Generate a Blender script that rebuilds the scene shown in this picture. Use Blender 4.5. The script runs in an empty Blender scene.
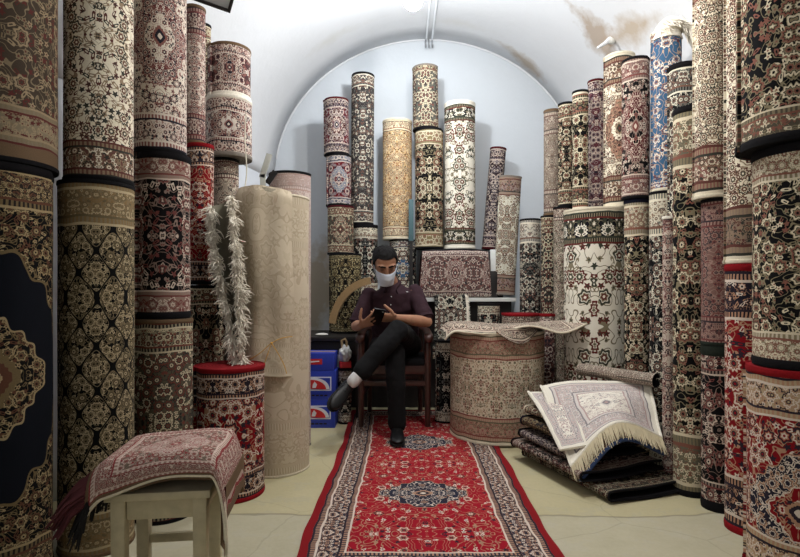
import bpy, bmesh, math, random
from mathutils import Vector, Matrix, Euler
from mathutils import noise as mnoise
PI = math.pi
TAU = 2 * PI
scene = bpy.context.scene
col = scene.collection
rnd = random.Random(7)

# ---------------------------------------------------------------- measuring
F = 800 * 24 / 36.0          # focal length in pixels of the 24 mm lens
CX, HY, CH = 400.0, 287.0, 1.0   # image centre, horizon row, camera height


def at(px, py, Y):
    """world point at depth Y seen at a pixel of the photograph"""
    return Vector(((px - CX) / F * Y, Y, CH + (HY - py) / F * Y))


def zat(py, Y):
    return CH + (HY - py) / F * Y


def cyl(pl, pr, Y):
    """centre x and radius of an upright cylinder with these silhouette edges"""
    a, b = math.atan((pl - CX) / F), math.atan((pr - CX) / F)
    c, h = (a + b) / 2, (b - a) / 2
    return Y * math.tan(c), Y / math.cos(c) * math.sin(h)


# ---------------------------------------------------------------- object helpers
def link(o, parent=None):
    col.objects.link(o)
    if parent is not None:
        o.parent = parent
    return o


def tag(o, label=None, cat=None, group=None, kind=None):
    if label: o['label'] = label
    if cat: o['category'] = cat
    if group: o['group'] = group
    if kind: o['kind'] = kind
    return o


def thing(name, label, cat, loc=(0, 0, 0), rot=(0, 0, 0), group=None):
    o = bpy.data.objects.new(name, None)
    o.empty_display_size = 0.05
    o.location = loc
    o.rotation_euler = rot
    link(o)
    return tag(o, label, cat, group)


def build(name, bm, mats, parent=None, smooth=True, loc=None, rot=None):
    me = bpy.data.meshes.new(name)
    bmesh.ops.recalc_face_normals(bm, faces=bm.faces)
    bm.to_mesh(me)
    bm.free()
    if not isinstance(mats, (list, tuple)):
        mats = [mats]
    for m in mats:
        me.materials.append(m)
    if smooth:
        me.polygons.foreach_set('use_smooth', [True] * len(me.polygons))
        me.set_sharp_from_angle(angle=math.radians(42))
    o = bpy.data.objects.new(name, me)
    if loc is not None: o.location = loc
    if rot is not None: o.rotation_euler = rot
    return link(o, parent)


def struct(name, bm, mats, smooth=False):
    o = build(name, bm, mats, None, smooth)
    o['kind'] = 'structure'
    return o


def box(bm, c, s, rot=None, bev=0.0, taper=None):
    """box of size s centred at c (rot: Euler or Matrix)"""
    vs = []
    M = Matrix.Identity(3) if rot is None else (rot if isinstance(rot, Matrix) else Euler(rot).to_matrix())
    for sx in (-1, 1):
        for sy in (-1, 1):
            for sz in (-1, 1):
                k = 1.0
                if taper and sz < 0: k = taper
                p = Vector((sx * s[0] / 2 * k, sy * s[1] / 2 * k, sz * s[2] / 2))
                vs.append(bm.verts.new(M @ p + Vector(c)))
    idx = [(0, 1, 3, 2), (4, 6, 7, 5), (0, 4, 5, 1), (2, 3, 7, 6), (0, 2, 6, 4), (1, 5, 7, 3)]
    fs = [bm.faces.new([vs[i] for i in f]) for f in idx]
    if bev > 0:
        es = list({e for f in fs for e in f.edges})
        bmesh.ops.bevel(bm, geom=es, offset=bev, segments=2, affect='EDGES', profile=0.6)
    return bm


def frames(pts):
    """tangent frames carried along a path"""
    out = []
    n = len(pts)
    side = None
    for i in range(n):
        a = pts[max(i - 1, 0)]
        b = pts[min(i + 1, n - 1)]
        t = (b - a).normalized()
        if side is None:
            ref = Vector((0, 0, 1)) if abs(t.z) < 0.9 else Vector((0, 1, 0))
            side = t.cross(ref).normalized()
        else:
            side = (side - t * side.dot(t)).normalized()
        out.append((t, side, t.cross(side)))
    return out


def tube(bm, pts, radii, seg=12, side=None, caps=True):
    """closed tapering tube; radii: numbers or (across, along-third-axis) pairs"""
    pts = [Vector(p) for p in pts]
    rr = [(r, r) if not isinstance(r, (tuple, list)) else r for r in radii]
    fr = frames(pts)
    if side is not None:
        s0 = Vector(side)
        fr = []
        n = len(pts)
        for i in range(n):
            t = (pts[min(i + 1, n - 1)] - pts[max(i - 1, 0)]).normalized()
            sd = (s0 - t * s0.dot(t)).normalized()
            fr.append((t, sd, t.cross(sd)))
    P, R, FR = list(pts), list(rr), list(fr)
    if caps:
        for end in (0, -1):
            t, sd, bn = fr[end]
            r = rr[end]
            m = min(r)
            sg = -1 if end == 0 else 1
            add = []
            for k in (0.5, 0.85):
                w = math.sqrt(max(0, 1 - k * k))
                add.append((pts[end] + t * (sg * m * k), (r[0] * w, r[1] * w), fr[end]))
            if end == 0:
                for a in add:
                    P.insert(0, a[0]); R.insert(0, a[1]); FR.insert(0, a[2])
            else:
                for a in add:
                    P.append(a[0]); R.append(a[1]); FR.append(a[2])
    rings = []
    for p, r, (t, sd, bn) in zip(P, R, FR):
        rings.append([bm.verts.new(p + sd * (math.cos(TAU * k / seg) * r[0]) + bn * (math.sin(TAU * k / seg) * r[1])) for k in range(seg)])
    for a, b in zip(rings, rings[1:]):
        for k in range(seg):
            bm.faces.new((a[k], a[(k + 1) % seg], b[(k + 1) % seg], b[k]))
    bm.faces.new(rings[0][::-1])
    bm.faces.new(rings[-1])
    return bm


def smooth_path(pts, n=6):
    """Catmull-Rom through the points"""
    pts = [Vector(p) for p in pts]
    out = []
    for i in range(len(pts) - 1):
        p0, p1, p2, p3 = pts[max(i - 1, 0)], pts[i], pts[i + 1], pts[min(i + 2, len(pts) - 1)]
        for k in range(n):
            t = k / n
            out.append(0.5 * ((2 * p1) + (p2 - p0) * t + (2 * p0 - 5 * p1 + 4 * p2 - p3) * t * t + (3 * p1 - p0 - 3 * p2 + p3) * t ** 3))
    out.append(pts[-1])
    return out


def sphere(bm, c, r, u=16, v=10, rot=None):
    M = Matrix.Translation(Vector(c)) @ ((Euler(rot).to_matrix().to_4x4()) if rot is not None and not isinstance(rot, Matrix) else (rot.to_4x4() if rot is not None else Matrix.Identity(4))) @ Matrix.Diagonal((*((r, r, r) if not isinstance(r, (tuple, list)) else r), 1))
    bmesh.ops.create_uvsphere(bm, u_segments=u, v_segments=v, radius=1, matrix=M)


def remeshed(bm, voxel, smooth=4, fac=0.5):
    """fuse overlapping closed shapes of a bmesh into one continuous surface"""
    bmesh.ops.recalc_face_normals(bm, faces=bm.faces)
    me = bpy.data.meshes.new('fused')
    bm.to_mesh(me); bm.free()
    o = bpy.data.objects.new('fused', me)
    col.objects.link(o)
    m = o.modifiers.new('r', 'REMESH'); m.mode = 'VOXEL'; m.voxel_size = voxel
    s = o.modifiers.new('s', 'SMOOTH'); s.iterations = smooth; s.factor = fac
    dg = bpy.context.evaluated_depsgraph_get()
    ev = o.evaluated_get(dg)
    me2 = bpy.data.meshes.new_from_object(ev)
    bpy.data.objects.remove(o)
    bm2 = bmesh.new(); bm2.from_mesh(me2)
    return bm2


def sheet(name, pos, nu, nv, thick, mats, parent, su=1.0, sv=1.0, u0=-0.5, v0=0.0, out=(0, -0.4, 1), flip=None):
    """cloth with thickness: pos(s,t) in 0..1; uv in metres; material 0 pile, 1 back and edges"""
    bm = bmesh.new()
    uv = bm.loops.layers.uv.new('UVMap')
    P = [[Vector(pos(i / nu, j / nv)) for j in range(nv + 1)] for i in range(nu + 1)]
    N = [[None] * (nv + 1) for _ in range(nu + 1)]
    for i in range(nu + 1):
        for j in range(nv + 1):
            du = P[min(i + 1, nu)][j] - P[max(i - 1, 0)][j]
            dv = P[i][min(j + 1, nv)] - P[i][max(j - 1, 0)]
            N[i][j] = du.cross(dv).normalized()
    if flip is None:
        tot = Vector((0, 0, 0))
        for r in N:
            for v in r: tot += v
        flip = tot.dot(Vector(out)) < 0
    if flip:
        N = [[-v for v in r] for r in N]
    top = [[bm.verts.new(P[i][j]) for j in range(nv + 1)] for i in range(nu + 1)]
    bot = [[bm.verts.new(P[i][j] - N[i][j] * thick) for j in range(nv + 1)] for i in range(nu + 1)]

    def q(vs, ij, mi):
        f = bm.faces.new(vs)
        f.material_index = mi
        for l, (i, j) in zip(f.loops, ij):
            l[uv].uv = ((i / nu + u0) * su, (j / nv + v0) * sv)
    for i in range(nu):
        for j in range(nv):
            ij = [(i, j), (i + 1, j), (i + 1, j + 1), (i, j + 1)]
            q([top[a][b] for a, b in ij], ij, 0)
            q([bot[a][b] for a, b in ij][::-1], ij[::-1], 1)
    for i in range(nu):
        for j in (0, nv):
            ij = [(i, j), (i + 1, j)]
            q([top[i][j], top[i + 1][j], bot[i + 1][j], bot[i][j]], ij + ij[::-1], 1)
    for j in range(nv):
        for i in (0, nu):
            ij = [(i, j), (i, j + 1)]
            q([top[i][j], top[i][j + 1], bot[i][j + 1], bot[i][j]], ij + ij[::-1], 1)
    return build(name, bm, mats, parent)


def fringe(name, pts, direction, length, mat, parent, every=0.006, r=0.0022, jitter=0.35, sag=0.0, seed=1):
    """row of tapered yarn strands hanging from a line"""
    rr = random.Random(seed)
    bm = bmesh.new()
    pts = [Vector(p) for p in pts]
    for a, b in zip(pts, pts[1:]):
        n = max(1, int((b - a).length / every))
        for k in range(n):
            p = a.lerp(b, (k + rr.random()) / n)
            d = Vector(direction(p) if callable(direction) else direction).normalized()
            j = Vector((rr.uniform(-1, 1), rr.uniform(-1, 1), rr.uniform(-1, 1))) * jitter
            L = length * rr.uniform(0.7, 1.15)
            q1 = p + (d + j * 0.5).normalized() * L * 0.5
            q2 = q1 + (d + j).normalized() * L * 0.5 + Vector((0, 0, -sag * L))
            w = r * rr.uniform(0.7, 1.4)
            tube(bm, [p, q1, q2], [w, w * 0.9, w * 0.45], seg=4, caps=False)
    return build(name, bm, mat, parent)


def shag(name, pts, direction, length, mat, parent, every=0.004, r=0.004, seed=1):
    """tangled tufts of thick yarn along an edge"""
    rr = random.Random(seed)
    bm = bmesh.new()
    pts = [Vector(p) for p in pts]
    for a, b in zip(pts, pts[1:]):
        n = max(1, int((b - a).length / every))
        for k in range(n):
            p = a.lerp(b, (k + rr.random()) / n)
            clump = mnoise.noise(p * 38 + Vector((seed, 0, 0)))
            L = length * (0.8 + 0.9 * clump) * rr.uniform(0.6, 1.2)
            d = (Vector(direction) + Vector((clump, 0.3 * clump, mnoise.noise(p * 25) * 1.1)) + Vector((rr.uniform(-1, 1), rr.uniform(-1, 1), rr.uniform(-1, 1))) * 0.4).normalized()
            q = [p]
            for s in range(4):
                d = (d + Vector((rr.uniform(-1, 1), rr.uniform(-1, 1), rr.uniform(-1, 1))) * 0.55 + Vector((0, 0, -0.22))).normalized()
                q.append(q[-1] + d * L / 4)
            w = r * rr.uniform(0.7, 1.3)
            tube(bm, q, [w, w * 1.1, w, w * 0.8, w * 0.4], seg=5, caps=False)
    return build(name, bm, mat, parent)


# ---------------------------------------------------------------- node helpers
def lin(c):
    return tuple((x / 255 / 12.92) if x / 255 <= 0.04045 else ((x / 255 + 0.055) / 1.055) ** 2.4 for x in c[:3]) + (1.0,)


class G:
    def __init__(self, tree):
        self.t = tree

    def n(self, kind, **kw):
        nd = self.t.nodes.new(kind)
        for k, v in kw.items():
            setattr(nd, k, v)
        return nd

    def put(self, sock, v):
        if hasattr(v, 'is_output'):
            self.t.links.new(v, sock)
        elif v is not None:
            sock.default_value = v

    def m(self, op, a, b=None, c=None):
        nd = self.n('ShaderNodeMath', operation=op)
        for i, v in enumerate((a, b, c)):
            if v is not None: self.put(nd.inputs[i], v)
        return nd.outputs[0]

    def vm(self, op, a, b=None, scale=None):
        nd = self.n('ShaderNodeVectorMath', operation=op)
        self.put(nd.inputs[0], a)
        if b is not None: self.put(nd.inputs[1], b)
        if scale is not None: self.put(nd.inputs['Scale'], scale)
        return nd.outputs[1] if op in ('LENGTH', 'DOT_PRODUCT', 'DISTANCE') else nd.outputs[0]

    def mix(self, f, a, b, blend='MIX'):
        nd = self.n('ShaderNodeMix', data_type='RGBA', blend_type=blend)
        self.put(nd.inputs[0], f); self.put(nd.inputs[6], a); self.put(nd.inputs[7], b)
        return nd.outputs[2]

    def mixf(self, f, a, b):
        nd = self.n('ShaderNodeMix', data_type='FLOAT')
        self.put(nd.inputs[0], f); self.put(nd.inputs[2], a); self.put(nd.inputs[3], b)
        return nd.outputs[0]

    def xyz(self, v):
        nd = self.n('ShaderNodeSeparateXYZ'); self.put(nd.inputs[0], v)
        return nd.outputs[0], nd.outputs[1], nd.outputs[2]

    def comb(self, x, y, z=0.0):
        nd = self.n('ShaderNodeCombineXYZ')
        self.put(nd.inputs[0], x); self.put(nd.inputs[1], y); self.put(nd.inputs[2], z)
        return nd.outputs[0]

    def lt(self, a, b): return self.m('LESS_THAN', a, b)
    def gt(self, a, b): return self.m('GREATER_THAN', a, b)

    def noise(self, v, scale, detail=2.0, rough=0.5, dim='3D'):
        nd = self.n('ShaderNodeTexNoise', noise_dimensions=dim)
        self.put(nd.inputs['Vector'], v)
        nd.inputs['Scale'].default_value = scale
        nd.inputs['Detail'].default_value = detail
        nd.inputs['Roughness'].default_value = rough
        return nd.outputs['Fac'], nd.outputs['Color']

    def voro(self, v, rand=0.8):
        nd = self.n('ShaderNodeTexVoronoi', voronoi_dimensions='2D', feature='F1')
        self.put(nd.inputs['Vector'], v)
        nd.inputs['Scale'].default_value = 1.0
        nd.inputs['Randomness'].default_value = rand
        return nd.outputs['Distance'], nd.outputs['Color'], nd.outputs['Position']


def group_io(tree, ins, outs):
    for nm, ty, dv in ins:
        s = tree.interface.new_socket(name=nm, in_out='INPUT', socket_type=ty)
        if dv is not None: s.default_value = dv
    for nm, ty in outs:
        tree.interface.new_socket(name=nm, in_out='OUTPUT', socket_type=ty)


VEC, FLT, RGB = 'NodeSocketVector', 'NodeSocketFloat', 'NodeSocketColor'


def make_flowers():
    """scattered rosettes, small blossoms and scrolling vines"""
    t = bpy.data.node_groups.new('flower_fill', 'ShaderNodeTree')
    group_io(t, [('Vec', VEC, None), ('Field', RGB, None), ('A', RGB, None), ('B', RGB, None), ('C', RGB, None),
                 ('Big', FLT, 0.75), ('Small', FLT, 0.7)], [('Color', RGB)])
    g = G(t)
    i = g.n('NodeGroupInput').outputs
    o = g.n('NodeGroupOutput')
    p = i['Vec']
    # vines
    nf, nc = g.noise(p, 0.8, 1.0, 0.5, '2D')
    vine = g.m('PINGPONG', g.m('MULTIPLY', nf, 6.0), 0.5)
    c0 = g.mix(g.lt(vine, 0.075), i['Field'], i['C'])
    # small blossoms and leaves
    ps = g.vm('ADD', g.vm('SCALE', p, scale=2.5), (13.7, 5.2, 0))
    d, cc, pos = g.voro(ps, 0.85)
    q = g.vm('SUBTRACT', ps, pos)
    qx, qy, _ = g.xyz(q)
    r1, r2, r3 = g.xyz(cc)
    ang = g.m('ARCTAN2', qy, qx)
    pet = g.m('MULTIPLY', d, g.m('ADD', 1.0, g.m('MULTIPLY', g.m('COSINE', g.m('ADD', g.m('MULTIPLY', ang, g.mixf(g.lt(r2, 0.5), 5.0, 2.0)), g.m('MULTIPLY', r2, 12.0))), g.mixf(g.lt(r2, 0.5), 0.32, 0.5))))
    ms = g.m('MULTIPLY', g.lt(pet, 0.40), g.lt(r1, i['Small']))
    cs = g.mix(g.lt(r3, 0.40), g.mix(g.lt(r3, 0.68), i['C'], i['B']), i['A'])
    cs = g.mix(g.lt(pet, 0.15), cs, g.mix(g.lt(r2, 0.5), i['B'], i['Field']))
    c1 = g.mix(ms, c0, cs)
    # large rosettes / palmettes
    d, cc, pos = g.voro(p, 0.7)
    q = g.vm('SUBTRACT', p, pos)
    qx, qy, _ = g.xyz(q)
    r1, r2, r3 = g.xyz(cc)
    ang = g.m('ARCTAN2', qy, qx)
    pet = g.m('MULTIPLY', d, g.m('ADD', 1.0, g.m('MULTIPLY', g.m('COSINE', g.m('ADD', g.m('MULTIPLY', ang, g.m('ADD', 6.0, g.m('FLOOR', g.m('MULTIPLY', r1, 7.0)))), g.m('MULTIPLY', r2, 6.0))), 0.15)))
    on = g.lt(r1, i['Big'])
    ab = g.mix(g.lt(r3, 0.55), i['B'], i['A'])
    ba = g.mix(g.lt(r3, 0.55), i['A'], i['B'])
    cb = g.mix(g.lt(pet, 0.44), c1, i['C'])
    cb = g.mix(g.lt(pet, 0.40), cb, ab)
    cb = g.mix(g.lt(pet, 0.29), cb, i['Field'])
    cb = g.mix(g.lt(pet, 0.24), cb, i['C'])
    cb = g.mix(g.lt(pet, 0.17), cb, ba)
    cb = g.mix(g.lt(pet, 0.08), cb, i['Field'])
    g.put(o.inputs[0], g.mix(on, c1, cb))
    return t


FLOWERS = make_flowers()


def make_carpet_group():
    t = bpy.data.node_groups.new('carpet_design', 'ShaderNodeTree')
    group_io(t, [('H', FLT, 1), ('HalfW', FLT, 100), ('Border', FLT, 0.14), ('Rim', FLT, 0.02), ('Scale', FLT, 10), ('Seed', FLT, 0),
                 ('Mir', FLT, 0.3), ('MirV', FLT, 10), ('MedU', FLT, 0), ('MedV', FLT, 0), ('Lat', FLT, 0), ('Shift', FLT, 0),
                 ('Big', FLT, 0.75), ('Small', FLT, 0.7), ('Fade', FLT, 0), ('Plain', FLT, 0), ('Core', FLT, 0),
                 ('Field', RGB, None), ('A', RGB, None), ('B', RGB, None), ('C', RGB, None), ('BField', RGB, None), ('MField', RGB, None), ('BA', RGB, None),
                 ('RimC', RGB, None)], [('Color', RGB), ('Height', FLT)])
    g = G(t)
    i = g.n('NodeGroupInput').outputs
    o = g.n('NodeGroupOutput')
    uv = g.n('ShaderNodeTexCoord').outputs['UV']
    wob = g.vm('SCALE', g.vm('SUBTRACT', g.noise(uv, 9.0, 1.0)[1], (0.5, 0.5, 0.5)), scale=0.022)
    u, v, _ = g.xyz(g.vm('ADD', uv, wob))
    half = g.m('MULTIPLY', i['H'], 0.5)
    vd = g.m('SUBTRACT', v, half)
    au = g.m('ABSOLUTE', u)
    av = g.m('ABSOLUTE', vd)
    e = g.m('MINIMUM', g.m('SUBTRACT', half, av), g.m('SUBTRACT', i['HalfW'], au))
    fu = g.m('PINGPONG', u, i['Mir'])
    fv = g.m('PINGPONG', g.m('ADD', vd, i['Shift']), i['MirV'])
    seed = g.comb(i['Seed'], g.m('MULTIPLY', i['Seed'], 1.7))
    fvec = g.vm('ADD', g.vm('SCALE', g.comb(fu, fv), scale=i['Scale']), seed)

    def flowers(vec, field, a, b, c, bg=None, sm=None):
        nd = g.n('ShaderNodeGroup'); nd.node_tree = FLOWERS
        for k, x in (('Vec', vec), ('Field', field), ('A', a), ('B', b), ('C', c), ('Big', i['Big'] if bg is None else bg), ('Small', i['Small'] if sm is None else sm)):
            g.put(nd.inputs[k], x)
        return nd.outputs[0]
    cf = flowers(fvec, i['Field'], i['A'], i['B'], i['C'])
    # trellis of pointed ogees
    lp = g.m('MAXIMUM', i['Lat'], 0.01)
    fl = g.m('ABSOLUTE', g.m('ADD', g.m('COSINE', g.m('DIVIDE', g.m('MULTIPLY', fu, PI), lp)),
                             g.m('COSINE', g.m('DIVIDE', g.m('MULTIPLY', fv, PI * 0.7), lp))))
    lon = g.gt(i['Lat'], 0.011)
    cf = g.mix(g.m('MULTIPLY', g.lt(fl, 0.20), lon), cf, i['C'])
    cf = g.mix(g.m('MULTIPLY', g.lt(fl, 0.15), lon), cf, i['Field'])
    # second design: border strip and medallion
    inb = g.lt(e, g.m('ADD', i['Border'], i['Rim']))
    along = g.mixf(g.lt(g.m('SUBTRACT', half, av), g.m('SUBTRACT', i['HalfW'], au)), v, u)
    bu = g.m('PINGPONG', along, 0.085)
    bvec = g.vm('SCALE', g.comb(g.mixf(inb, fu, bu), g.mixf(inb, fv, e)), scale=g.m('MULTIPLY', i['Scale'], 1.25))
    bvec = g.vm('ADD', bvec, g.vm('ADD', seed, (31.0, 17.0, 0)))
    cb = flowers(bvec, g.mix(inb, i['MField'], i['BField']), g.mix(inb, i['C'], i['BA']), i['B'], g.mix(inb, i['A'], i['C']), g.m('MAXIMUM', g.m('MULTIPLY', inb, 0.8), i['Big']), g.m('MAXIMUM', g.m('MULTIPLY', inb, 0.95), i['Small']))
    # medallion
    mu = g.m('DIVIDE', fu, g.m('MAXIMUM', i['MedU'], 0.001))
    mv = g.m('DIVIDE', fv, g.m('MAXIMUM', i['MedV'], 0.001))
    l1 = g.m('ADD', mu, mv)
    l2 = g.m('SQRT', g.m('ADD', g.m('MULTIPLY', mu, mu), g.m('MULTIPLY', mv, mv)))
    th = g.m('ARCTAN2', mv, mu)
    rr = g.m('MULTIPLY', g.m('ADD', g.m('MULTIPLY', l1, 0.6), g.m('MULTIPLY', l2, 0.4)), g.m('ADD', 1.0, g.m('MULTIPLY', g.m('COSINE', g.m('MULTIPLY', th, 16.0)), 0.05)))
    mon = g.gt(i['MedU'], 0.002)
    cm = g.mix(g.lt(rr, 1.0), cf, i['C'])
    cm = g.mix(g.lt(rr, 0.975), cm, g.mix(i['Plain'], cb, i['MField']))
    cm = g.mix(g.lt(rr, 0.48), cm, i['A'])
    cm = g.mix(g.lt(rr, 0.46), cm, g.mix(i['Core'], cf, cb))
    cm = g.mix(g.lt(rr, 0.22), cm, i['C'])
    cm = g.mix(g.lt(rr, 0.15), cm, i['B'])
    cm = g.mix(g.lt(rr, 0.07), cm, i['A'])
    cf = g.mix(mon, cf, cm)
    # border bands
    tt = g.m('DIVIDE', g.m('SUBTRACT', e, i['Rim']), i['Border'])
    dots = g.gt(g.m('COSINE', g.m('MULTIPLY', along, 420.0)), -0.1)
    guard = g.mix(dots, i['BField'], i['C'])
    main = g.m('MULTIPLY', g.gt(tt, 0.20), g.lt(tt, 0.80))
    bc = g.mix(main, guard, cb)
    for k in (0.03, 0.20, 0.80, 0.97):
        bc = g.mix(g.lt(g.m('ABSOLUTE', g.m('SUBTRACT', tt, k)), 0.028), bc, i['A'] if k in (0.2, 0.97) else i['B'])
    c = g.mix(inb, cf, bc)
    c = g.mix(g.lt(e, i['Rim']), c, i['RimC'])
    # wool: tiny tuft variation, plus slow colour drift of the dye lots
    nf, _ = g.noise(uv, 260.0, 2.0)
    nl, _ = g.noise(uv, 5.0, 2.0)
    k = g.m('ADD', 0.62, g.m('ADD', g.m('MULTIPLY', nf, 0.5), g.m('MULTIPLY', nl, 0.25)))
    kc = g.n('ShaderNodeCombineColor')
    for s in range(3): g.put(kc.inputs[s], k)
    c = g.mix(1.0, c, kc.outputs[0], 'MULTIPLY')
    c = g.mix(i['Fade'], c, i['Field'])
    bw = g.n('ShaderNodeRGBToBW'); g.put(bw.inputs[0], c)
    g.put(o.inputs[0], c)
    g.put(o.inputs[1], g.m('ADD', g.m('MULTIPLY', nf, 0.6), bw.outputs[0]))
    return t


CARPET = make_carpet_group()


def new_mat(name):
    m = bpy.data.materials.new(name)
    m.use_nodes = True
    nt = m.node_tree
    b = nt.nodes['Principled BSDF']
    return m, G(nt), b


def mat_plain(name, c, rough=0.6, metal=0.0, var=0.12, scale=30.0, bump=0.0, spec=0.5, emit=None, coat=0.0):
    m, g, b = new_mat(name)
    tc = g.n('ShaderNodeTexCoord').outputs['Object']
    f, _ = g.noise(tc, scale, 4.0)
    cl = lin(c)
    lo = tuple(x * (1 - var) for x in cl[:3]) + (1,)
    hi = tuple(min(1, x * (1 + var)) for x in cl[:3]) + (1,)
    g.put(b.inputs['Base Color'], g.mix(f, lo, hi))
    b.inputs['Roughness'].default_value = rough
    b.inputs['Metallic'].default_value = metal
    b.inputs['Specular IOR Level'].default_value = spec
    b.inputs['Coat Weight'].default_value = coat
    if bump:
        bp = g.n('ShaderNodeBump'); bp.inputs['Strength'].default_value = bump; bp.inputs['Distance'].default_value = 0.004
        g.put(bp.inputs['Height'], f); g.put(b.inputs['Normal'], bp.outputs[0])
    if emit:
        b.inputs['Emission Color'].default_value = lin(c); b.inputs['Emission Strength'].default_value = emit
    return m


PAL = {
    #            field            A               B              C               border field     medallion field
    'cream':   ((222, 213, 192), (92, 54, 48), (56, 56, 50), (140, 120, 98), (104, 70, 62), (170, 130, 110)),
    'ivory':   ((226, 220, 205), (96, 40, 36), (56, 60, 50), (128, 118, 96), (20, 20, 26), (200, 190, 170)),
    'black':   ((13, 12, 14), (208, 196, 170), (126, 82, 70), (128, 118, 94), (26, 24, 28), (70, 40, 40)),
    'blackr':  ((15, 13, 15), (200, 184, 168), (112, 62, 58), (136, 116, 106), (168, 154, 140), (84, 40, 42)),
    'blackc':  ((14, 13, 15), (214, 206, 186), (112, 80, 68), (104, 104, 98), (206, 196, 172), (60, 50, 50)),
    'navy':    ((17, 20, 32), (160, 142, 108), (92, 60, 46), (112, 96, 68), (22, 22, 30), (30, 30, 40)),
    'red':     ((124, 18, 26), (206, 192, 178), (44, 36, 46), (166, 128, 104), (28, 26, 36), (34, 32, 46)),
    'maroon':  ((84, 22, 30), (196, 180, 164), (30, 28, 38), (140, 130, 130), (60, 20, 26), (30, 30, 40)),
    'brown':   ((104, 88, 70), (152, 118, 94), (84, 46, 40), (168, 152, 124), (190, 176, 146), (100, 70, 60)),
    'dim':     ((74, 64, 54), (148, 130, 104), (88, 44, 40), (122, 108, 86), (170, 154, 126), (60, 40, 40)),
    'tan':     ((190, 156, 110), (64, 50, 42), (124, 70, 52), (222, 206, 172), (206, 192, 164), (120, 80, 60)),
    'rose':    ((194, 180, 166), (108, 60, 58), (56, 48, 52), (150, 122, 112), (96, 62, 60), (120, 60, 60)),
    'grey':    ((150, 138, 124), (92, 60, 56), (62, 56, 52), (196, 184, 166), (120, 100, 92), (140, 110, 100)),
    'mixed':   ((70, 48, 48), (206, 194, 180), (36, 34, 44), (128, 84, 78), (194, 180, 168), (96, 48, 50)),
    'olive':   ((86, 80, 66), (200, 188, 160), (110, 62, 52), (48, 46, 44), (150, 140, 116), (60, 50, 46)),
    'blue':    ((46, 84, 122), (222, 212, 196), (96, 58, 62), (176, 150, 130), (150, 66, 60), (150, 70, 60)),
    'gold':    ((14, 13, 13), (196, 184, 142), (140, 122, 84), (70, 60, 46), (24, 22, 20), (40, 36, 30)),
    'beige':   ((205, 191, 168), (180, 162, 138), (188, 174, 148), (150, 130, 104), (204, 194, 170), (190, 176, 150)),
    'pale':    ((186, 168, 160), (150, 112, 108), (130, 112, 112), (200, 186, 178), (160, 140, 134), (150, 110, 106)),
    'oasis':   ((12, 12, 13), (180, 164, 132), (104, 92, 68), (128, 114, 88), (128, 106, 76), (40, 36, 30)),
    'toprug':  ((232, 226, 214), (178, 152, 148), (136, 130, 132), (206, 198, 188), (206, 198, 196), (226, 220, 208)),
    'drum':    ((214, 203, 180), (132, 74, 66), (104, 98, 78), (180, 158, 132), (172, 132, 118), (150, 90, 80)),
}
RIMS = {'black': (22, 21, 23), 'green': (38, 44, 38), 'cream': (212, 202, 180), 'red': (128, 22, 28), 'brown': (104, 84, 64),
        'navy': (24, 26, 40), 'grey': (120, 112, 104), 'maroon': (70, 22, 26), 'white': (226, 220, 206), 'tan': (146, 120, 86)}
mat_n = [0]


def carpet_mat(pal, H=1.0, border=0.14, rim=0.0, rimc='black', scale=11, mir=0.2, mirv=10.0, medu=0.0, medv=0.0, lat=0.0,
               halfw=100.0, big=0.75, small=0.7, fade=0.0, shift=0.0, plain=0.0, core=0.0, bf=None, mf=None, seed=None, field=None):
    mat_n[0] += 1
    m, g, b = new_mat('carpet_%s_%d' % (pal, mat_n[0]))
    nd = g.n('ShaderNodeGroup'); nd.node_tree = CARPET
    P = PAL[pal]
    if pal.startswith('black') and small == 0.7 and big == 0.75: small, big = 0.55, 0.6
    if seed is None: seed = mat_n[0] * 3.37
    for k, x in (('H', H), ('HalfW', halfw), ('Border', border), ('Rim', rim), ('Scale', scale * 1.42), ('Seed', seed), ('Mir', mir), ('MirV', mirv),
                 ('MedU', medu), ('MedV', medv), ('Lat', lat), ('Shift', shift), ('Big', big), ('Small', small), ('Fade', fade), ('Plain', plain), ('Core', core)):
        nd.inputs[k].default_value = x
    for k, c in zip(('Field', 'A', 'B', 'C', 'BField', 'MField'), P):
        nd.inputs[k].default_value = lin(c)
    if bf: nd.inputs['BField'].default_value = lin(bf)
    if mf: nd.inputs['MField'].default_value = lin(mf)
    lum = lambda c: 0.3 * c[0] + 0.6 * c[1] + 0.1 * c[2]
    bfc = bf or P[4]
    dark = lum(bfc) < 105 and lum(P[1]) < 105
    nd.inputs['BA'].default_value = lin((field or P[0]) if dark and lum(field or P[0]) > 120 else (P[3] if dark else P[1]))
    if field: nd.inputs['Field'].default_value = lin(field)
    nd.inputs['RimC'].default_value = lin(RIMS[rimc])
    g.put(b.inputs['Base Color'], nd.outputs[0])
    b.inputs['Roughness'].default_value = 0.95
    b.inputs['Specular IOR Level'].default_value = 0.15
    bp = g.n('ShaderNodeBump'); bp.inputs['Strength'].default_value = 0.35; bp.inputs['Distance'].default_value = 0.002
    g.put(bp.inputs['Height'], nd.outputs[1]); g.put(b.inputs['Normal'], bp.outputs[0])
    return m


bind_mats, coil_mats = {}, {}


def bind_mat(k):
    if k not in bind_mats:
        bind_mats[k] = mat_plain('binding_' + k, RIMS[k], 0.95, var=0.25, scale=120, bump=0.4, spec=0.1)
    return bind_mats[k]


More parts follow.
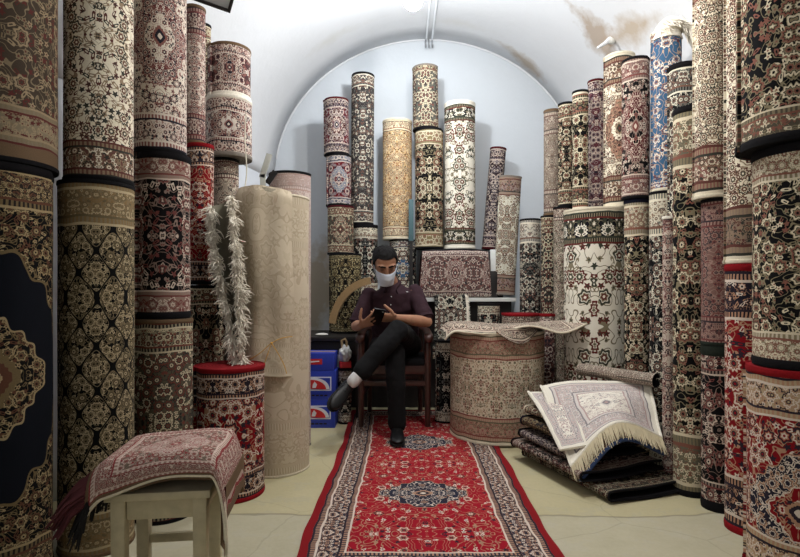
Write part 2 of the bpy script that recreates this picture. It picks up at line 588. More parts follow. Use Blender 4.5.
def coil_mat(k):
    """end of a roll: layers of backing and pile wound round each other"""
    if k not in coil_mats:
        m, g, b = new_mat('coil_' + k)
        p = g.n('ShaderNodeTexCoord').outputs['Object']
        x, y, z = g.xyz(p)
        r = g.m('SQRT', g.m('ADD', g.m('MULTIPLY', x, x), g.m('MULTIPLY', y, y)))
        th = g.m('DIVIDE', g.m('ARCTAN2', y, x), TAU)
        s = g.m('FRACT', g.m('ADD', g.m('DIVIDE', r, 0.016), th))
        nf, _ = g.noise(p, 120.0, 3.0)
        c = lin(RIMS[k])
        c2 = tuple(v * 0.45 for v in c[:3]) + (1,)
        c3 = tuple(min(1, v * 1.5 + 0.02) for v in c[:3]) + (1,)
        cc = g.mix(g.gt(s, 0.62), c, c2)
        cc = g.mix(g.m('MULTIPLY', nf, 0.5), cc, c3)
        g.put(b.inputs['Base Color'], cc)
        b.inputs['Roughness'].default_value = 0.95
        b.inputs['Specular IOR Level'].default_value = 0.1
        bp = g.n('ShaderNodeBump'); bp.inputs['Strength'].default_value = 0.6; bp.inputs['Distance'].default_value = 0.005
        g.put(bp.inputs['Height'], g.m('ADD', g.lt(s, 0.62), nf)); g.put(b.inputs['Normal'], bp.outputs[0])
        coil_mats[k] = m
    return coil_mats[k]


# ---------------------------------------------------------------- rolled carpets
ROLLS = []


def roll(label, x, y, R, z0, z1, pal, edge='black', rimtop=None, rimbot=None, rw=0.016, tilt=(0, 0, 0), seam=None, squash=1.0, turn=0.0,
         name='rolled_carpet', cat='carpet', group=None, wob=0.006, **kw):
    """standing roll: wound pile face with its overlapping edge, bound edges and coiled ends"""
    rr = random.Random(hash((round(x, 3), round(y, 3), round(z0, 3))) & 0xffff)
    H = z1 - z0
    rot = (tilt[0], tilt[1], tilt[2])
    if group is None:
        group = 'rolled carpets against the back wall' if y > 4.3 else ('rolled carpets along the left side' if x < -0.5 else ('rolled carpets along the right side' if x > 1.0 else 'rolled carpets around the chair'))
    root = thing(name, label, cat, (x, y, z0), rot, group)
    ROLLS.append((label, x, y, R, z0, z1))
    face = math.atan2(-y, -x) + turn         # towards the viewer
    if seam is None: seam = face + rr.choice((-1, 1)) * rr.uniform(0.9, 2.4)
    th = min(0.011, R * 0.08)
    N = 56
    nz = max(5, int(H / 0.12))
    ph = [rr.uniform(0, TAU) for _ in range(4)]

    def prof(k, z):
        a = seam + TAU * k / N
        r = R - th * (1 - k / N) if k < N else R
        r *= 1 - wob + wob * 0.5 * (math.sin(2 * a + ph[0] + z * 2.5) + math.sin(3 * a + ph[1] - z * 4)) - wob * 0.7 * (1 + math.sin(z * 9 + ph[2]))
        return Vector((r * math.cos(a), r * math.sin(a) * squash, z)), a
    bm = bmesh.new()
    uvl = bm.loops.layers.uv.new('UVMap')
    rows = []
    for j in range(nz + 1):
        z = H * j / nz
        rows.append([bm.verts.new(prof(k, z)[0]) for k in range(N + 1)])
    for j in range(nz):
        for k in range(N):
            f = bm.faces.new((rows[j][k], rows[j][k + 1], rows[j + 1][k + 1], rows[j + 1][k]))
            for l, (kk, jj) in zip(f.loops, ((k, j), (k + 1, j), (k + 1, j + 1), (k, j + 1))):
                a = seam + TAU * kk / N
                da = (a - face + PI) % TAU - PI
                if k + 0.5 != 0 and abs(da) > PI - 0.2 and kk != k: da = ((seam + TAU * k / N) - face + PI) % TAU - PI + TAU / N
                l[uvl].uv = (da * R, H * jj / nz)
        f = bm.faces.new((rows[j][N], rows[j][0], rows[j + 1][0], rows[j + 1][N]))
        for l, jj in zip(f.loops, (j, j, j + 1, j + 1)):
            l[uvl].uv = ((((seam - face + PI) % TAU) - PI) * R, H * jj / nz)
    build('pile_face', bm, carpet_mat(pal, H=H, **dict({'rimc': rimtop or edge}, **kw)), root)
    for end in (0, 1):
        rk = (rimtop if end else rimbot) or edge
        z = H if end else 0.0
        sg = 1 if end else -1
        # bound edge: a rounded bead round the end of the outer layer
        w = rw
        bm = bmesh.new()
        ringp = [(0.0, -sg * w), (0.0028, -sg * w * 0.85), (0.0036, -sg * w * 0.4), (0.0018, sg * 0.0), (-0.008, sg * 0.0)]
        rs = []
        for dr, dz in ringp:
            row = []
            for k in range(N + 1):
                p, a = prof(k, min(max(z + dz, 0), H))
                q = Vector((p.x, p.y, 0))
                q = q * (1 + dr / max(q.length, 1e-4))
                row.append(bm.verts.new((q.x, q.y, z + dz)))
            rs.append(row)
        for a, b in zip(rs, rs[1:]):
            for k in range(N):
                bm.faces.new((a[k], a[k + 1], b[k + 1], b[k]))
            bm.faces.new((a[N], a[0], b[0], b[N]))
        build('edge_binding', bm, bind_mat(rk), root)
        # coiled end with the hollow core
        bm = bmesh.new()
        rs = []
        steps = [(1.0, -0.004), (0.93, -0.001), (0.8, -0.003), (0.62, 0.0), (0.45, -0.004), (0.3, -0.001), (0.16, -0.006), (0.14, -0.05)]
        for s, dz in steps:
            row = []
            for k in range(N):
                p, a = prof(k, z)
                q = Vector((p.x, p.y, 0)) * (s * (1 - 0.004 / R))
                row.append(bm.verts.new((q.x, q.y, z + sg * dz)))
            rs.append(row)
        for a, b in zip(rs, rs[1:]):
            for k in range(N):
                bm.faces.new((a[k], a[(k + 1) % N], b[(k + 1) % N], b[k]))
        bm.faces.new(rs[-1])
        build('rolled_end', bm, coil_mat(rk), root)
    return root


def column(pl, pr, Y, items, base=None, x=None):
    """rolls standing one on another; items from the floor up: (top row in the photo, label, palette, options)"""
    z = 0.0 if base is None else base
    for top, label, pal, kw in items:
        kw = dict(kw)
        l, r = kw.pop('px', (pl, pr))
        yy = kw.pop('Y', Y)
        xx, R = cyl(l, r, yy)
        if 'R' in kw: R = kw.pop('R')
        if 'xc' in kw: xx = kw.pop('xc')
        z1 = kw.pop('ztop', None)
        if z1 is None: z1 = zat(top, yy - R)
        roll(label, xx, yy, R, z, z1, pal, **kw)
        z = z1 + 0.002
# ================================================================ ROOM
def plaster(name, base, stains=()):
    m, g, b = new_mat(name)
    p = g.n('ShaderNodeNewGeometry').outputs['Position']
    f1, _ = g.noise(p, 1.3, 4.0, 0.6)
    f2, _ = g.noise(p, 14.0, 5.0, 0.6)
    cl = lin(base)
    dk = tuple(v * 0.86 for v in cl[:3]) + (1,)
    c = g.mix(g.m('ADD', g.m('MULTIPLY', f1, 0.7), g.m('MULTIPLY', f2, 0.3)), dk, cl)
    for ctr, axis, ln, wd, cc, st in stains:      # streaky stains of damp and soot with their own outline
        d = g.vm('SUBTRACT', p, ctr)
        a = Vector(axis).normalized()
        al = g.vm('DOT_PRODUCT', d, tuple(a))
        L = g.vm('LENGTH', d)
        per = g.m('SQRT', g.m('MAXIMUM', g.m('SUBTRACT', g.m('MULTIPLY', L, L), g.m('MULTIPLY', al, al)), 0.0))
        w = g.m('ADD', g.m('DIVIDE', g.m('ABSOLUTE', al), ln), g.m('DIVIDE', per, wd))
        w = g.m('ADD', w, g.m('MULTIPLY', g.m('SUBTRACT', f2, 0.5), 1.0))
        k = g.m('MULTIPLY', g.m('MAXIMUM', g.m('SUBTRACT', 1.0, w), 0.0), st)
        c = g.mix(g.m('MINIMUM', k, 0.7), c, lin(cc))
    g.put(b.inputs['Base Color'], c)
    b.inputs['Roughness'].default_value = 0.9
    b.inputs['Specular IOR Level'].default_value = 0.2
    bp = g.n('ShaderNodeBump'); bp.inputs['Strength'].default_value = 0.25; bp.inputs['Distance'].default_value = 0.01
    g.put(bp.inputs['Height'], g.m('ADD', f1, f2)); g.put(b.inputs['Normal'], bp.outputs[0])
    return m


YB, YF = 4.9, -1.6


def section(Y):
    k = (YB - Y) / 5.5
    return -1.15 - 1.05 * k, 1.66 + 0.40 * k, 1.98 + 0.02 * k, 1.29 + 0.12 * k


def vault_hit(px, py):
    """where the line of sight through a pixel meets the vault"""
    lo, hi = 0.3, YB
    def f(Y):
        q = at(px, py, Y); a, b, sp_, ri_ = section(Y)
        return ((q.x - (a + b) / 2) / ((b - a) / 2)) ** 2 + (max(0, q.z - sp_) / ri_) ** 2 - 1
    for _ in range(50):
        m = (lo + hi) / 2
        if f(m) < 0: lo = m
        else: hi = m
    return at(px, py, lo)


def shell(name, pts_of_Y, ys, mat, thick=0.15, flip=1):
    bm = bmesh.new()
    rows = []
    for Y in ys:
        rows.append([bm.verts.new(p) for p in pts_of_Y(Y)])
    for a, b in zip(rows, rows[1:]):
        for k in range(len(a) - 1):
            bm.faces.new((a[k], a[k + 1], b[k + 1], b[k]))
    o = struct(name, bm, mat, smooth=True)
    s = o.modifiers.new('thickness', 'SOLIDIFY'); s.thickness = thick; s.offset = flip
    return o


ys = [YF + (YB - YF) * k / 26 for k in range(27)]


def arch(Y, n=40):
    xl, xr, sp, ri = section(Y)
    c, a = (xl + xr) / 2, (xr - xl) / 2
    w = lambda x: 0.008 * mnoise.noise(Vector((x * 2, Y * 1.5, 3)))
    return [Vector((c - a * math.cos(PI * k / n) * (1 + w(k / n)), Y, sp + ri * math.sin(PI * k / n) * (1 + w(k / n + 5)))) for k in range(n + 1)]


def st_(x0, y0, x1, y1, w, c_, k_):
    a, b = vault_hit(x0, y0), vault_hit(x1, y1)
    return (tuple(a), tuple(b - a), (b - a).length * 1.1, w, c_, k_)


M_vault = plaster('vault_plaster', (216, 217, 219), [
    st_(600, 38, 566, 0, 0.20, (150, 124, 92), 1.2), st_(528, 64, 492, 38, 0.13, (160, 138, 108), 1.0), st_(630, 30, 600, 45, 0.16, (164, 140, 108), 0.9),
    st_(330, 40, 390, 15, 0.10, (196, 194, 188), 0.6), st_(455, 22, 520, 45, 0.09, (200, 198, 192), 0.5)])
M_wallb = plaster('back_wall_plaster', (200, 205, 210), [
    ((-0.78, 4.9, 0.95), (0.2, 0, 1), 0.65, 0.35, (150, 130, 96), 1.3)])
M_wall = plaster('side_wall_plaster', (202, 205, 210), [
    ((-1.2, 4.7, 0.7), (0, 0.2, 1), 0.7, 0.3, (160, 140, 110), 1.2)])
cv = shell('ceiling', arch, ys, M_vault, 0.15, 1)
# solidify direction: outwards
shell('wall_left', lambda Y: [Vector((section(Y)[0], Y, -0.02 + (section(Y)[2] + 0.02) * k / 8)) for k in range(9)], ys, M_wall, 0.15, 1)
shell('wall_right', lambda Y: [Vector((section(Y)[1], Y, section(Y)[2] - (section(Y)[2] + 0.02) * k / 8)) for k in range(9)], ys, M_wall, 0.15, 1)
bm = bmesh.new()
xl, xr, sp, ri = section(YB)
pts = [Vector((xl - .1, YB, -0.02))] + [p for p in arch(YB)] + [Vector((xr + .1, YB, -0.02))]
fr_ = [bm.verts.new(p) for p in pts]
bk_ = [bm.verts.new(p + Vector((0, 0.15, 0))) for p in pts]
bm.faces.new(fr_); bm.faces.new(bk_[::-1])
for k in range(len(pts)):
    k2 = (k + 1) % len(pts)
    bm.faces.new((fr_[k], fr_[k2], bk_[k2], bk_[k]))
struct('wall_back', bm, M_wallb)
bm = bmesh.new()
tube(bm, [p + Vector((0, -0.004, 0)) for p in arch(YB - 0.005)][2:-2], [0.010] * 37, seg=8)
struct('trim_1', bm, M_vault, smooth=True)

# floor: worn beige concrete
m, g, b = new_mat('concrete_floor')
p = g.n('ShaderNodeNewGeometry').outputs['Position']
f1, _ = g.noise(p, 1.6, 5.0, 0.62); f2, _ = g.noise(p, 9.0, 6.0, 0.65); f3, _ = g.noise(p, 60.0, 3.0)
x, y, z = g.xyz(g.vm('ADD', p, g.vm('SCALE', g.vm('SUBTRACT', g.noise(p, 3.0, 3.0)[1], (0.5, 0.5, 0.5)), scale=0.14)))
c = g.mix(f1, lin((164, 154, 116)), lin((206, 196, 158)))
c = g.mix(g.m('MULTIPLY', g.gt(f2, 0.56), 0.35), c, lin((176, 170, 146)))
c = g.mix(g.m('MULTIPLY', g.lt(y, 2.33), 0.45), c, g.mix(f2, lin((150, 146, 130)), lin((204, 200, 186))))
c = g.mix(g.m('MULTIPLY', g.lt(g.m('ABSOLUTE', g.m('SUBTRACT', y, 2.33)), 0.008), 0.5), c, lin((104, 98, 82)))
dv = g.n('ShaderNodeTexVoronoi', voronoi_dimensions='2D', feature='DISTANCE_TO_EDGE')
g.put(dv.inputs['Vector'], g.comb(x, y)); dv.inputs['Scale'].default_value = 1.7
c = g.mix(g.m('MULTIPLY', g.lt(dv.outputs[0], 0.006), 0.16), c, lin((96, 90, 76)))
c = g.mix(g.m('MULTIPLY', f3, 0.18), c, lin((110, 104, 90)))
g.put(b.inputs['Base Color'], c)
b.inputs['Roughness'].default_value = 0.72
bp = g.n('ShaderNodeBump'); bp.inputs['Strength'].default_value = 0.3; bp.inputs['Distance'].default_value = 0.006
g.put(bp.inputs['Height'], g.m('ADD', f2, g.m('MULTIPLY', f3, 0.3))); g.put(b.inputs['Normal'], bp.outputs[0])
bm = bmesh.new()
box(bm, (0, (YF + YB) / 2, -0.05), (5.0, YB - YF + 0.3, 0.1))
struct('floor', bm, m)

# masonry bench along the back wall that carries the far rolls
M_ledge = plaster('ledge_paint', (214, 214, 208))
M_dark = mat_plain('dark_lacquer', (26, 23, 22), 0.45, var=0.3, scale=18)
bm = bmesh.new()
box(bm, (0.225, 4.63, 0.895), (1.45, 0.54, 0.03), bev=0.004)
struct('trim_2', bm, M_ledge)
bm = bmesh.new()
box(bm, (0.225, 4.66, 0.44), (1.40, 0.47, 0.88))
struct('trim_3', bm, M_dark)

# lamp cable pipes on the crown of the vault
M_pipe = mat_plain('painted_pipe', (226, 229, 232), 0.4, var=0.05)
M_steel = mat_plain('steel', (170, 172, 176), 0.3, 0.8, var=0.1)
pp = thing('conduit', 'pair of white conduit pipes running along the crown of the vault above the lamp', 'pipe', (0.27, YB - 0.02, 3.2))
def crown(Y, dx): 
    xl, xr, sp, ri = section(Y)
    c_, a_ = (xl + xr) / 2, (xr - xl) / 2
    xx = 0.262 + dx
    return Vector((xx, Y, sp + ri * math.sqrt(max(0, 1 - ((xx - c_) / a_) ** 2)) - 0.016))
for dx in (-0.022, 0.03):
    bm = bmesh.new()
    path = [crown(4.86 - 0.2 * k, dx) - Vector((0.27, YB - 0.02, 3.2)) for k in range(14)]
    tube(bm, path, [0.009] * 14, seg=8)
    build('pipe', bm, M_pipe, pp)
for dx in (-0.03, 0.0, 0.03):
    bm = bmesh.new()
    q = crown(4.86, dx) - Vector((0.27, YB - 0.02, 3.2))
    tube(bm, [q, q + Vector((0, -0.005, -0.06)), q + Vector((0, -0.03, -0.085)), q + Vector((0, -0.05, -0.06))], [0.006, 0.006, 0.006, 0.005], seg=6)
    build('hook', bm, M_steel, pp)

# ceiling lamp: spiral tube bulb hung from the vault
LX, LY, LZ = 0.088, 3.6, zat(-3, 3.6)
lamp = thing('hanging_bulb', 'glowing white bulb hanging under the crown of the vault', 'lamp', (LX, LY, LZ))
m_glow, g_, b_ = new_mat('bulb_glow')
b_.inputs['Base Color'].default_value = (1, 1, 1, 1)
b_.inputs['Emission Color'].default_value = (0.93, 0.97, 1.0, 1); b_.inputs['Emission Strength'].default_value = 30.0
bm = bmesh.new()
prof = [(0.0, -0.085), (0.03, -0.08), (0.055, -0.06), (0.066, -0.03), (0.064, 0.0), (0.05, 0.035), (0.032, 0.06), (0.022, 0.075)]
rings = [[bm.verts.new((r * math.cos(TAU * k / 24), r * math.sin(TAU * k / 24), z)) for k in range(24)] for r, z in prof[1:]]
tip = bm.verts.new((0, 0, prof[0][1]))
for k in range(24): bm.faces.new((tip, rings[0][(k + 1) % 24], rings[0][k]))
for a, b2 in zip(rings, rings[1:]):
    for k in range(24): bm.faces.new((a[k], a[(k + 1) % 24], b2[(k + 1) % 24], b2[k]))
bm.faces.new(rings[-1])
build('bulb', bm, m_glow, lamp)
bm = bmesh.new(); tube(bm, [(0, 0, 0.07), (0, 0, 0.13)], [0.024, 0.022], seg=16); build('socket', bm, M_pipe, lamp)
top_z = section(LY)[2] + section(LY)[3] * 0.99 - LZ
bm = bmesh.new(); tube(bm, [(0, 0, 0.13), (0.004, 0, 0.2), (0, 0, max(top_z, 0.3))], [0.005] * 3, seg=8); build('cord', bm, M_pipe, lamp)

# floodlight on the left, only its lower corner in view
fx, fY = (211 - CX) / F * 2.62, 2.62
fl = thing('floodlight', 'grey floodlight with a black edged glass at the top left above the rolls', 'floodlight', (fx, fY, zat(-13, fY)), (math.radians(-30), math.radians(6), math.radians(30)))
M_grey = mat_plain('grey_enamel', (150, 155, 160), 0.4, 0.2)
M_black = mat_plain('black_plastic', (18, 18, 20), 0.4, var=0.2)
bm = bmesh.new(); box(bm, (0, 0, 0.03), (0.2, 0.15, 0.07), bev=0.012, taper=1.05); build('housing', bm, M_grey, fl)
bm = bmesh.new()
for s in (-1, 1):
    box(bm, (s * 0.105, 0, -0.014), (0.016, 0.17, 0.022), bev=0.003)
    box(bm, (0, s * 0.078, -0.014), (0.226, 0.016, 0.022), bev=0.003)
build('frame', bm, M_black, fl)
M_glass = mat_plain('frosted_glass', (206, 214, 220), 0.15, var=0.03)
bm = bmesh.new(); box(bm, (0, 0, -0.012), (0.196, 0.142, 0.008)); build('glass', bm, M_glass, fl)
bm = bmesh.new(); tube(bm, [(-0.12, 0, 0.03), (-0.13, 0, 0.12), (0, 0.02, 0.2), (0.13, 0, 0.12), (0.12, 0, 0.03)], [0.008] * 5, seg=8); build('bracket', bm, M_grey, fl)
bm = bmesh.new(); tube(bm, [(0, 0.02, 0.2), (0, -0.03, 0.34), (0.0, -0.13, 0.52), (0.0, -0.22, 0.68)], [0.01] * 4, seg=8); build('arm', bm, M_grey, fl)

# broken bracket of plaster on the right of the vault
br = thing('ceiling_hook', 'small chipped white bracket on the soot stained vault above the cream roll', 'bracket', vault_hit(612, 41) + Vector((-0.02, -0.03, -0.03)))
bm = bmesh.new()
tube(bm, [(-0.09, 0, -0.03), (-0.04, 0.0, 0.0), (0.0, 0.02, 0.035), (0.07, 0.03, 0.085), (0.14, 0.05, 0.10)], [0.008, 0.014, 0.02, 0.013, 0.008], seg=8)
build('arm', bm, M_pipe, br)
bm = bmesh.new(); sphere(bm, (0.01, 0.01, 0.02), (0.03, 0.02, 0.022), 10, 8); build('plaster_lump', bm, M_ledge, br)
bm = bmesh.new(); sphere(bm, (0.095, 0.02, 0.10), (0.012, 0.01, 0.01), 8, 6); build('bolt', bm, M_black, br)

# ================================================================ LEFT SIDE ROLLS
column(-75, 57, 1.85, [
    (157, 'wide navy rolled carpet with a gold edged medallion at the left edge of the photo', 'navy',
     dict(medu=0.34, medv=0.44, plain=1.0, scale=17, border=0.15, bf=(40, 34, 32), mf=(15, 18, 26), rw=0.03, big=0.5, mir=0.5, field=(12, 12, 14))),
    (-110, 'wide faded brown rolled carpet standing on the navy medallion roll at the left edge', 'dim',
     dict(px=(-78, 60), scale=13, border=0.13, rim=0.06, rimc='brown', bf=(124, 112, 92), field=(66, 56, 46), mir=0.3, rimbot='black', rimtop='brown', big=0.45))])
column(55, 135, 2.08, [
    (178, 'black rolled carpet with a trellis of pointed medallions under a wide gold border', 'oasis',
     dict(lat=0.058, scale=20, border=0.17, bf=(128, 104, 72), mir=0.17, mirv=0.26, big=0.9, rimtop='black', rimbot='brown')),
    (-110, 'cream rolled carpet with dark red blossoms standing on the black trellis roll', 'cream',
     dict(px=(61, 134), scale=13, border=0.13, rim=0.012, rimc='cream', mir=0.16, big=0.6, rimbot='black', rimtop='cream'))])
column(131, 194, 2.36, [
    (320, 'olive brown rolled carpet on the floor behind the wooden stool', 'olive',
     dict(px=(131, 195), scale=15, border=0.13, mir=0.2, medu=0.0, bf=(150, 140, 116), rim=0.012, rimc='brown', rimtop='brown', rimbot='black')),
    (150, 'black rolled carpet with pink sprays standing on the olive brown roll at the left', 'blackr',
     dict(px=(132, 192), scale=11, border=0.12, mir=0.13, rimtop='black', rw=0.03, big=0.3, small=0.6, bf=(140, 116, 104))),
    (-80, 'cream and wine rolled carpet with a round medallion on the black pink sprayed roll', 'mixed',
     dict(px=(130, 188), scale=17, border=0.15, mir=0.5, medu=0.15, medv=0.22, field=(206, 196, 180), rimbot='black', rim=0.012, rimc='cream'))])
column(193, 266, 2.6, [
    (370, 'short fat red rolled carpet with a navy border left of the beige roll', 'red',
     dict(scale=10, border=0.12, mir=0.17, rim=0.02, rimc='red', rimtop='red', rimbot='red', rw=0.02, big=0.7))])
column(184, 214, 2.85, [
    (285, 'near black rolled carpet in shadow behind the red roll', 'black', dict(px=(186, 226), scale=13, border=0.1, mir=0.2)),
    (142, 'slim red rolled carpet with cream flowers above the shadowed black roll', 'red', dict(px=(186, 214), scale=14, border=0.1, rim=0.02, rimc='red', rimtop='red', mir=0.12, rw=0.02)),
    (3, 'slim pinkish rolled carpet standing on the slim red roll', 'rose', dict(px=(183, 206), scale=20, border=0.14, mir=0.1, rimtop='brown', rimbot='brown', rim=0.015, rimc='brown'))])
column(196, 211, 3.22, [(22, 'thin olive rolled carpet peeping out behind the slim pinkish roll', 'olive', dict(scale=20, border=0.1, mir=0.1))])
column(207, 252, 3.1, [
    (157, 'grey patterned rolled carpet carrying the two short fat rolls beside the left wall', 'grey', dict(px=(211, 239), scale=17, border=0.12, mir=0.1, lat=0.07)),
    (92, 'short fat white and plum rolled carpet, lower of the two beside the left wall', 'mixed', dict(px=(204, 253), scale=13, border=0.1, mir=0.5, medu=0.13, medv=0.12, rimbot='grey', rimtop='white', rw=0.022, field=(204, 196, 186))),
    (40, 'short fat navy and plum rolled carpet, topmost beside the left wall', 'mixed', dict(px=(207, 252), scale=14, border=0.07, mir=0.5, medu=0.1, medv=0.09, rimtop='brown', rimbot='white'))])
column(268, 312, 3.4, [(170, 'tall faded pink rolled carpet with a black top edge behind the beige roll', 'pale', dict(scale=26, border=0.12, mir=0.12, fade=0.35, rimbot='grey'))])

# beige roll with its loose outer fold
bx, bR = cyl(237, 310, 2.97)
bz = zat(192, 2.97 - bR)
beige = roll('large plain beige rolled carpet with embossed scrolls and a yellow string', bx, 2.97, bR, 0, bz, 'beige', edge='cream', scale=5, border=0.3, mir=0.2, big=0.8, small=0.4, fade=0.6, wob=0.012, rw=0.012)
M_beige = carpet_mat('beige', H=bz, border=0.16, rim=0.01, rimc='cream', scale=5, mir=0.17, fade=0.62, mirv=0.6)
M_string = mat_plain('yellow_string', (206, 160, 70), 0.8)


def flap(s, t):
    a = math.radians(-152 + 104 * s) + 0.02 * math.sin(6 * t)
    r = bR + 0.012 + 0.012 * math.sin(9 * t + 4 * s) * (1 - t * 0.5) + 0.006 * math.sin(17 * s)
    z = 0.55 + (bz - 0.55 + 0.022 + 0.02 * math.sin(3.2 * s + 0.5)) * t - 0.02 * s * (1 - t)
    if t > 0.96: r -= (t - 0.96) * 0.5
    return (r * math.cos(a), r * math.sin(a), z)
sheet('outer_fold', flap, 30, 40, 0.007, [M_beige, coil_mat('cream')], beige, su=0.42, sv=bz - 0.55, out=(0.3, -1, 0))


def flap_top(s, t):
    a = math.radians(-215 + 150 * s)
    r = (bR * (0.93 - 0.3 * t)) * (1 - 0.05 * math.sin(5 * s))
    return (r * math.cos(a), r * math.sin(a), bz + 0.012 + 0.03 * math.sin(PI * s) - 0.03 * t * t)
sheet('inner_fold', flap_top, 26, 6, 0.02, [coil_mat('cream'), coil_mat('cream')], beige)
bm = bmesh.new()
def on(a, z): return Vector(((bR + 0.024) * math.cos(math.radians(a)), (bR + 0.024) * math.sin(math.radians(a)), z))
tube(bm, smooth_path([on(-112, 0.62), on(-95, 0.66), on(-80, 0.71), on(-66, 0.735), on(-52, 0.74)], 5), [0.0022] * 21, seg=5)
tube(bm, smooth_path([on(-80, 0.71), on(-72, 0.66), on(-64, 0.6), on(-60, 0.55)], 5), [0.0022] * 16, seg=5)
tube(bm, smooth_path([on(-80, 0.71), on(-90, 0.6), on(-100, 0.5), on(-104, 0.42), on(-98, 0.36)], 5), [0.0022] * 21, seg=5)
sphere(bm, on(-80, 0.71), 0.007, 8, 6)
build('tie_string', bm, M_string, beige)

# grey strap sticking up behind the beige roll
M_olive = mat_plain('grey_felt', (120, 116, 100), 0.9, var=0.2)
st = thing('cardboard_strip', 'grey cardboard strip sticking up behind the top of the beige roll', 'strip', (-0.826, 3.217, 0.001))
bm = bmesh.new(); box(bm, (0, 0, 0.84), (0.035, 0.012, 1.68), bev=0.002); box(bm, (0.016, 0, 1.73), (0.035, 0.012, 0.15), rot=(0, math.radians(18), 0), bev=0.002); build('panel', bm, mat_plain('grey_card', (176, 178, 172), 0.8), st)
bm = bmesh.new(); box(bm, (0.05, 0, 1.66), (0.035, 0.01, 0.09), rot=(0, math.radians(35), 0), bev=0.002); build('torn_flap', bm, M_black, st)

# string hanging in front of the short fat rolls
bm = bmesh.new()
sx, sR = cyl(204, 253, 3.1)
xs = (246 - CX) / F * 2.95
tube(bm, smooth_path([(xs, 2.95, zat(112, 2.95)), (xs - 0.004, 2.945, zat(140, 2.95)), (xs + 0.004, 2.95, zat(170, 2.95)), (xs - 0.006, 2.955, zat(186, 2.95))], 5), [0.003] * 16, seg=5)
o = build('string', bm, mat_plain('white_string', (220, 214, 196), 0.9))
tag(o, 'white string hanging in front of the short fat rolls above the beige roll', 'string')

# fringed olive rug folded upright on the red roll, leaning on the beige one
rx, rR = cyl(193, 266, 2.6)
rz = zat(370, 2.6 - rR) + 0.012
fr0 = thing('folded_rug', 'olive folded rug edge with two shaggy white fringes standing on the short red roll', 'rug', (-0.80, 2.66, rz))
M_fringe = mat_plain('wool_fringe', (234, 227, 212), 0.95, var=0.15, spec=0.1)


def P0(px, py, Y): return at(px, py, Y) - Vector((-0.80, 2.66, rz))
Lf = [P0(212, 206, 2.76), P0(216, 240, 2.735), P0(223, 280, 2.71), P0(231, 318, 2.69), P0(235, 345, 2.67), P0(238, 362, 2.655)]
Rf = [P0(231, 196, 2.72), P0(234, 228, 2.70), P0(236, 265, 2.69), P0(239, 300, 2.68), P0(241, 335, 2.66), P0(243, 362, 2.65)]
Lp, Rp = smooth_path(Lf, 6), smooth_path(Rf, 6)


def vee(s, t):
    i = t * (len(Lp) - 1); k = int(min(i, len(Lp) - 2)); f = i - k
    a = Lp[k].lerp(Lp[k + 1], f); b = Rp[k].lerp(Rp[k + 1], f)
    q = a.lerp(b, s)
    q.y += 0.05 * math.sin(PI * s)
    return q
sheet('rug_fold', vee, 12, 30, 0.008, [M_olive, M_olive], fr0, out=(0, -1, 0))
shag('fringe', [p + Vector((0, -0.012, 0)) for p in Lp], (-0.35, -0.6, -0.5), 0.066, M_fringe, fr0, every=0.0005, r=0.0027, seed=3)
shag('fringe', [p + Vector((0, -0.012, 0)) for p in Rp], (0.30, -0.6, -0.5), 0.062, M_fringe, fr0, every=0.0005, r=0.0027, seed=4)

# ================================================================ BACK ROLLS
# black side table that carries the gold roll
tb = thing('side_table', 'low black table behind the blue boxes', 'table', (-0.52, 4.32, 0))
bm = bmesh.new(); box(bm, (0, 0, 0.610), (0.50, 0.64, 0.03), bev=0.005); build('table_top', bm, M_dark, tb)
bm = bmesh.new(); box(bm, (0, 0, 0.54), (0.44, 0.58, 0.10), bev=0.003); build('apron', bm, M_dark, tb)
for sx in (-1, 1):
    for sy in (-1, 1):
        bm = bmesh.new(); box(bm, (sx * 0.21, sy * 0.28, 0.298), (0.045, 0.045, 0.594), bev=0.004); build('leg', bm, M_dark, tb)
bm = bmesh.new()
sphere(bm, (0, 0, 0.012), (0.05, 0.03, 0.011), 10, 6)
o = build('crumpled_paper', bm, mat_plain('paper', (206, 204, 196), 0.8)); o.location = (at(322, 334, 4.07).x, 4.07, 0.626)
tag(o, 'scrap of white paper lying on the black side table', 'paper')

column(327, 354, 4.52, [
    (253, 'black rolled carpet with gold speckled stripes on the black side table', 'gold', dict(px=(329, 362), Y=4.40, scale=24, border=0.04, mir=0.11, small=0.95, big=0.15, lat=0.06)),
    (205, 'brown rolled carpet with a small star medallion standing on the gold speckled roll', 'olive', dict(px=(327, 354), scale=16, mir=0.3, border=0.08, medu=0.09, medv=0.12, rimtop='maroon')),
    (153, 'dark red rolled carpet with pale blue borders, second from top of the leftmost back stack', 'maroon', dict(px=(326, 352), scale=13, mir=0.3, border=0.07, medu=0.1, medv=0.12, mf=(110, 116, 126), bf=(120, 128, 140), small=0.35, big=0.4, field=(92, 16, 26))),
    (96, 'wine rolled carpet with a rose medallion on top of the leftmost back stack', 'maroon', dict(px=(324, 350), scale=16, mir=0.3, border=0.09, field=(88, 30, 36), mf=(60, 20, 26), small=0.5, big=0.5, medu=0.12, medv=0.15, rimtop='maroon', tilt=(0, -0.015, 0)))],
    base=0.626)
# runner leaning in an arc against the gold roll
ar = thing('rolled_runner', 'rolled runner with a beige back bent in an arc beside the gold speckled roll', 'rug', (at(350, 300, 4.18).x, 4.18, 0.626))
def arc_pos(s, t):
    th = math.radians(10 + 75 * t)
    r = 0.36
    return (0.19 - r * math.cos(th) + 0.0 , -0.035 + 0.07 * s, 0.02 + r * math.sin(th) * 1.2)
sheet('runner', arc_pos, 6, 24, 0.055, [bind_mat('black'), bind_mat('tan')], ar, su=0.08, sv=0.5, out=(-0.5, -1, 0))

